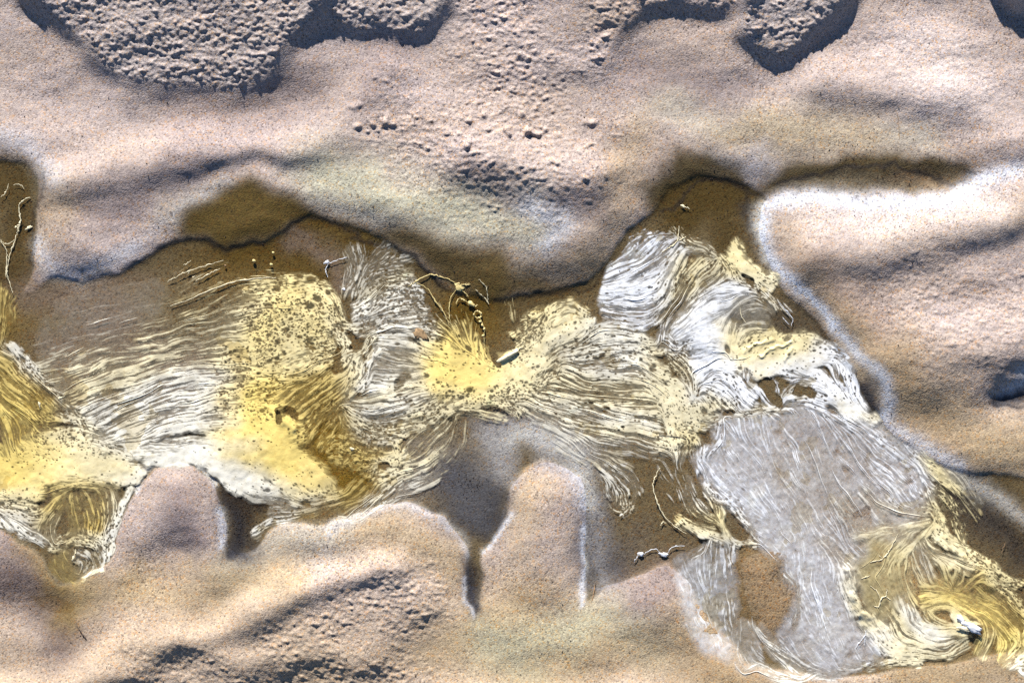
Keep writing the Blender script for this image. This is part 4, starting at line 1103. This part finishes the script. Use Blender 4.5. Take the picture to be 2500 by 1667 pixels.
o_ = part("plant_fibre", thread_mesh('11', [2165,1418, 2220,1420, 2300,1428, 2351,1440], 1.0, .6, .3), m_twig, None); tag(o_, 'hair-thin dark plant fibre on the cream dotted sheet', 'plant fibre')
c = tile_pts('22', [1965, 1180])[0]; t_ = thing("foam_tuft", 'raised shiny white tuft in the middle of the yellow swirl', 'foam tuft', *c)
part("crest", blob_mesh(c[0] + 12, c[1] + 4, 24, 9, 4, .5, 8, .4), m_pale, t_); part("crest", blob_mesh(c[0] - 14, c[1] - 14, 14, 6, 3, .9, 9, .5), m_pale, t_); part("crest", blob_mesh(c[0] - 8, c[1] + 7, 15, 5, 2.5, .2, 19, .5), m_cream, t_)
c = tile_pts('11', [1145, 893])[0]; t_ = thing("foam_fold", 'pointed cream fold with a dark slit at the starburst corner', 'foam fold', *c)
part("lip", blob_mesh(c[0], c[1] - 3, 30, 5.5, 5, -.5, 4, .2), m_cream, t_); part("prong", thread_mesh('11', [1190,850, 1215,835, 1245,825], 3), m_cream, t_); part("prong", thread_mesh('11', [1150,870, 1175,845, 1200,840], 2.4), m_cream, t_)
c = tile_pts('11', [555, 735])[0]; o_ = part("brown_scum", blob_mesh(c[0], c[1], 17, 10, .9, .5, 21, .6), m_brown, None); tag(o_, 'brownish scum clot on the white fibres left of the starburst', 'scum clot')
# loose dark and pale grains scattered over the dry sand: uncountable
n = 1500; gxr = rng.uniform(-60, 2560, n); gyr = rng.uniform(-60, 1730, n); keep = samp(pool, gxr, gyr) < .3
for qx, qy, sg_, m__ in ((600, 1240, 16, 60), (590, 1290, 22, 50), (1150, 1180, 18, 45), (2440, 1290, 45, 70), (2350, 1240, 30, 40), (750, 620, 70, 40), (1700, 480, 60, 40), (2100, 430, 90, 60), (60, 500, 40, 30)):
    gxr = np.append(gxr, rng.normal(qx, sg_, m__)); gyr = np.append(gyr, rng.normal(qy, sg_ * .7, m__)); keep = np.append(keep, np.ones(m__, bool)); VV, FF = [], []; off = 0
for x, y in zip(gxr[keep], gyr[keep]):
    r = rng.uniform(.9, 2.0); z = float(H[int((y - Y0) / G), int((x - X0) / G)]); a = rng.random() * 6
    k = np.array([[1, 0, 0], [0, 1, 0], [-1, 0, 0], [0, -1, 0]]) * (r, r * .7, 0); ca, sa = math.cos(a), math.sin(a)
    k = np.column_stack([k[:, 0] * ca - k[:, 1] * sa, k[:, 0] * sa + k[:, 1] * ca, k[:, 2]]); v = np.vstack([k, [[0, 0, r * .9]], [[0, 0, -r * .5]]]) + (x, y, z + r * .35)
    VV.append(np.stack([(v[:, 0] - CX) * S, (CY - v[:, 1]) * S, v[:, 2] * S], -1))
    f_ = np.array([[0, 4, 1], [1, 4, 2], [2, 4, 3], [3, 4, 0], [0, 1, 5], [1, 2, 5], [2, 3, 5], [3, 0, 5]]); FF.append(f_ + off); off += 6
o_ = np_mesh("dark_grains", np.vstack(VV), np.vstack(FF), m_twig, smooth=False); o_['kind'] = 'stuff'; o_['label'] = 'single dark mineral grains sprinkled over the pale sand'
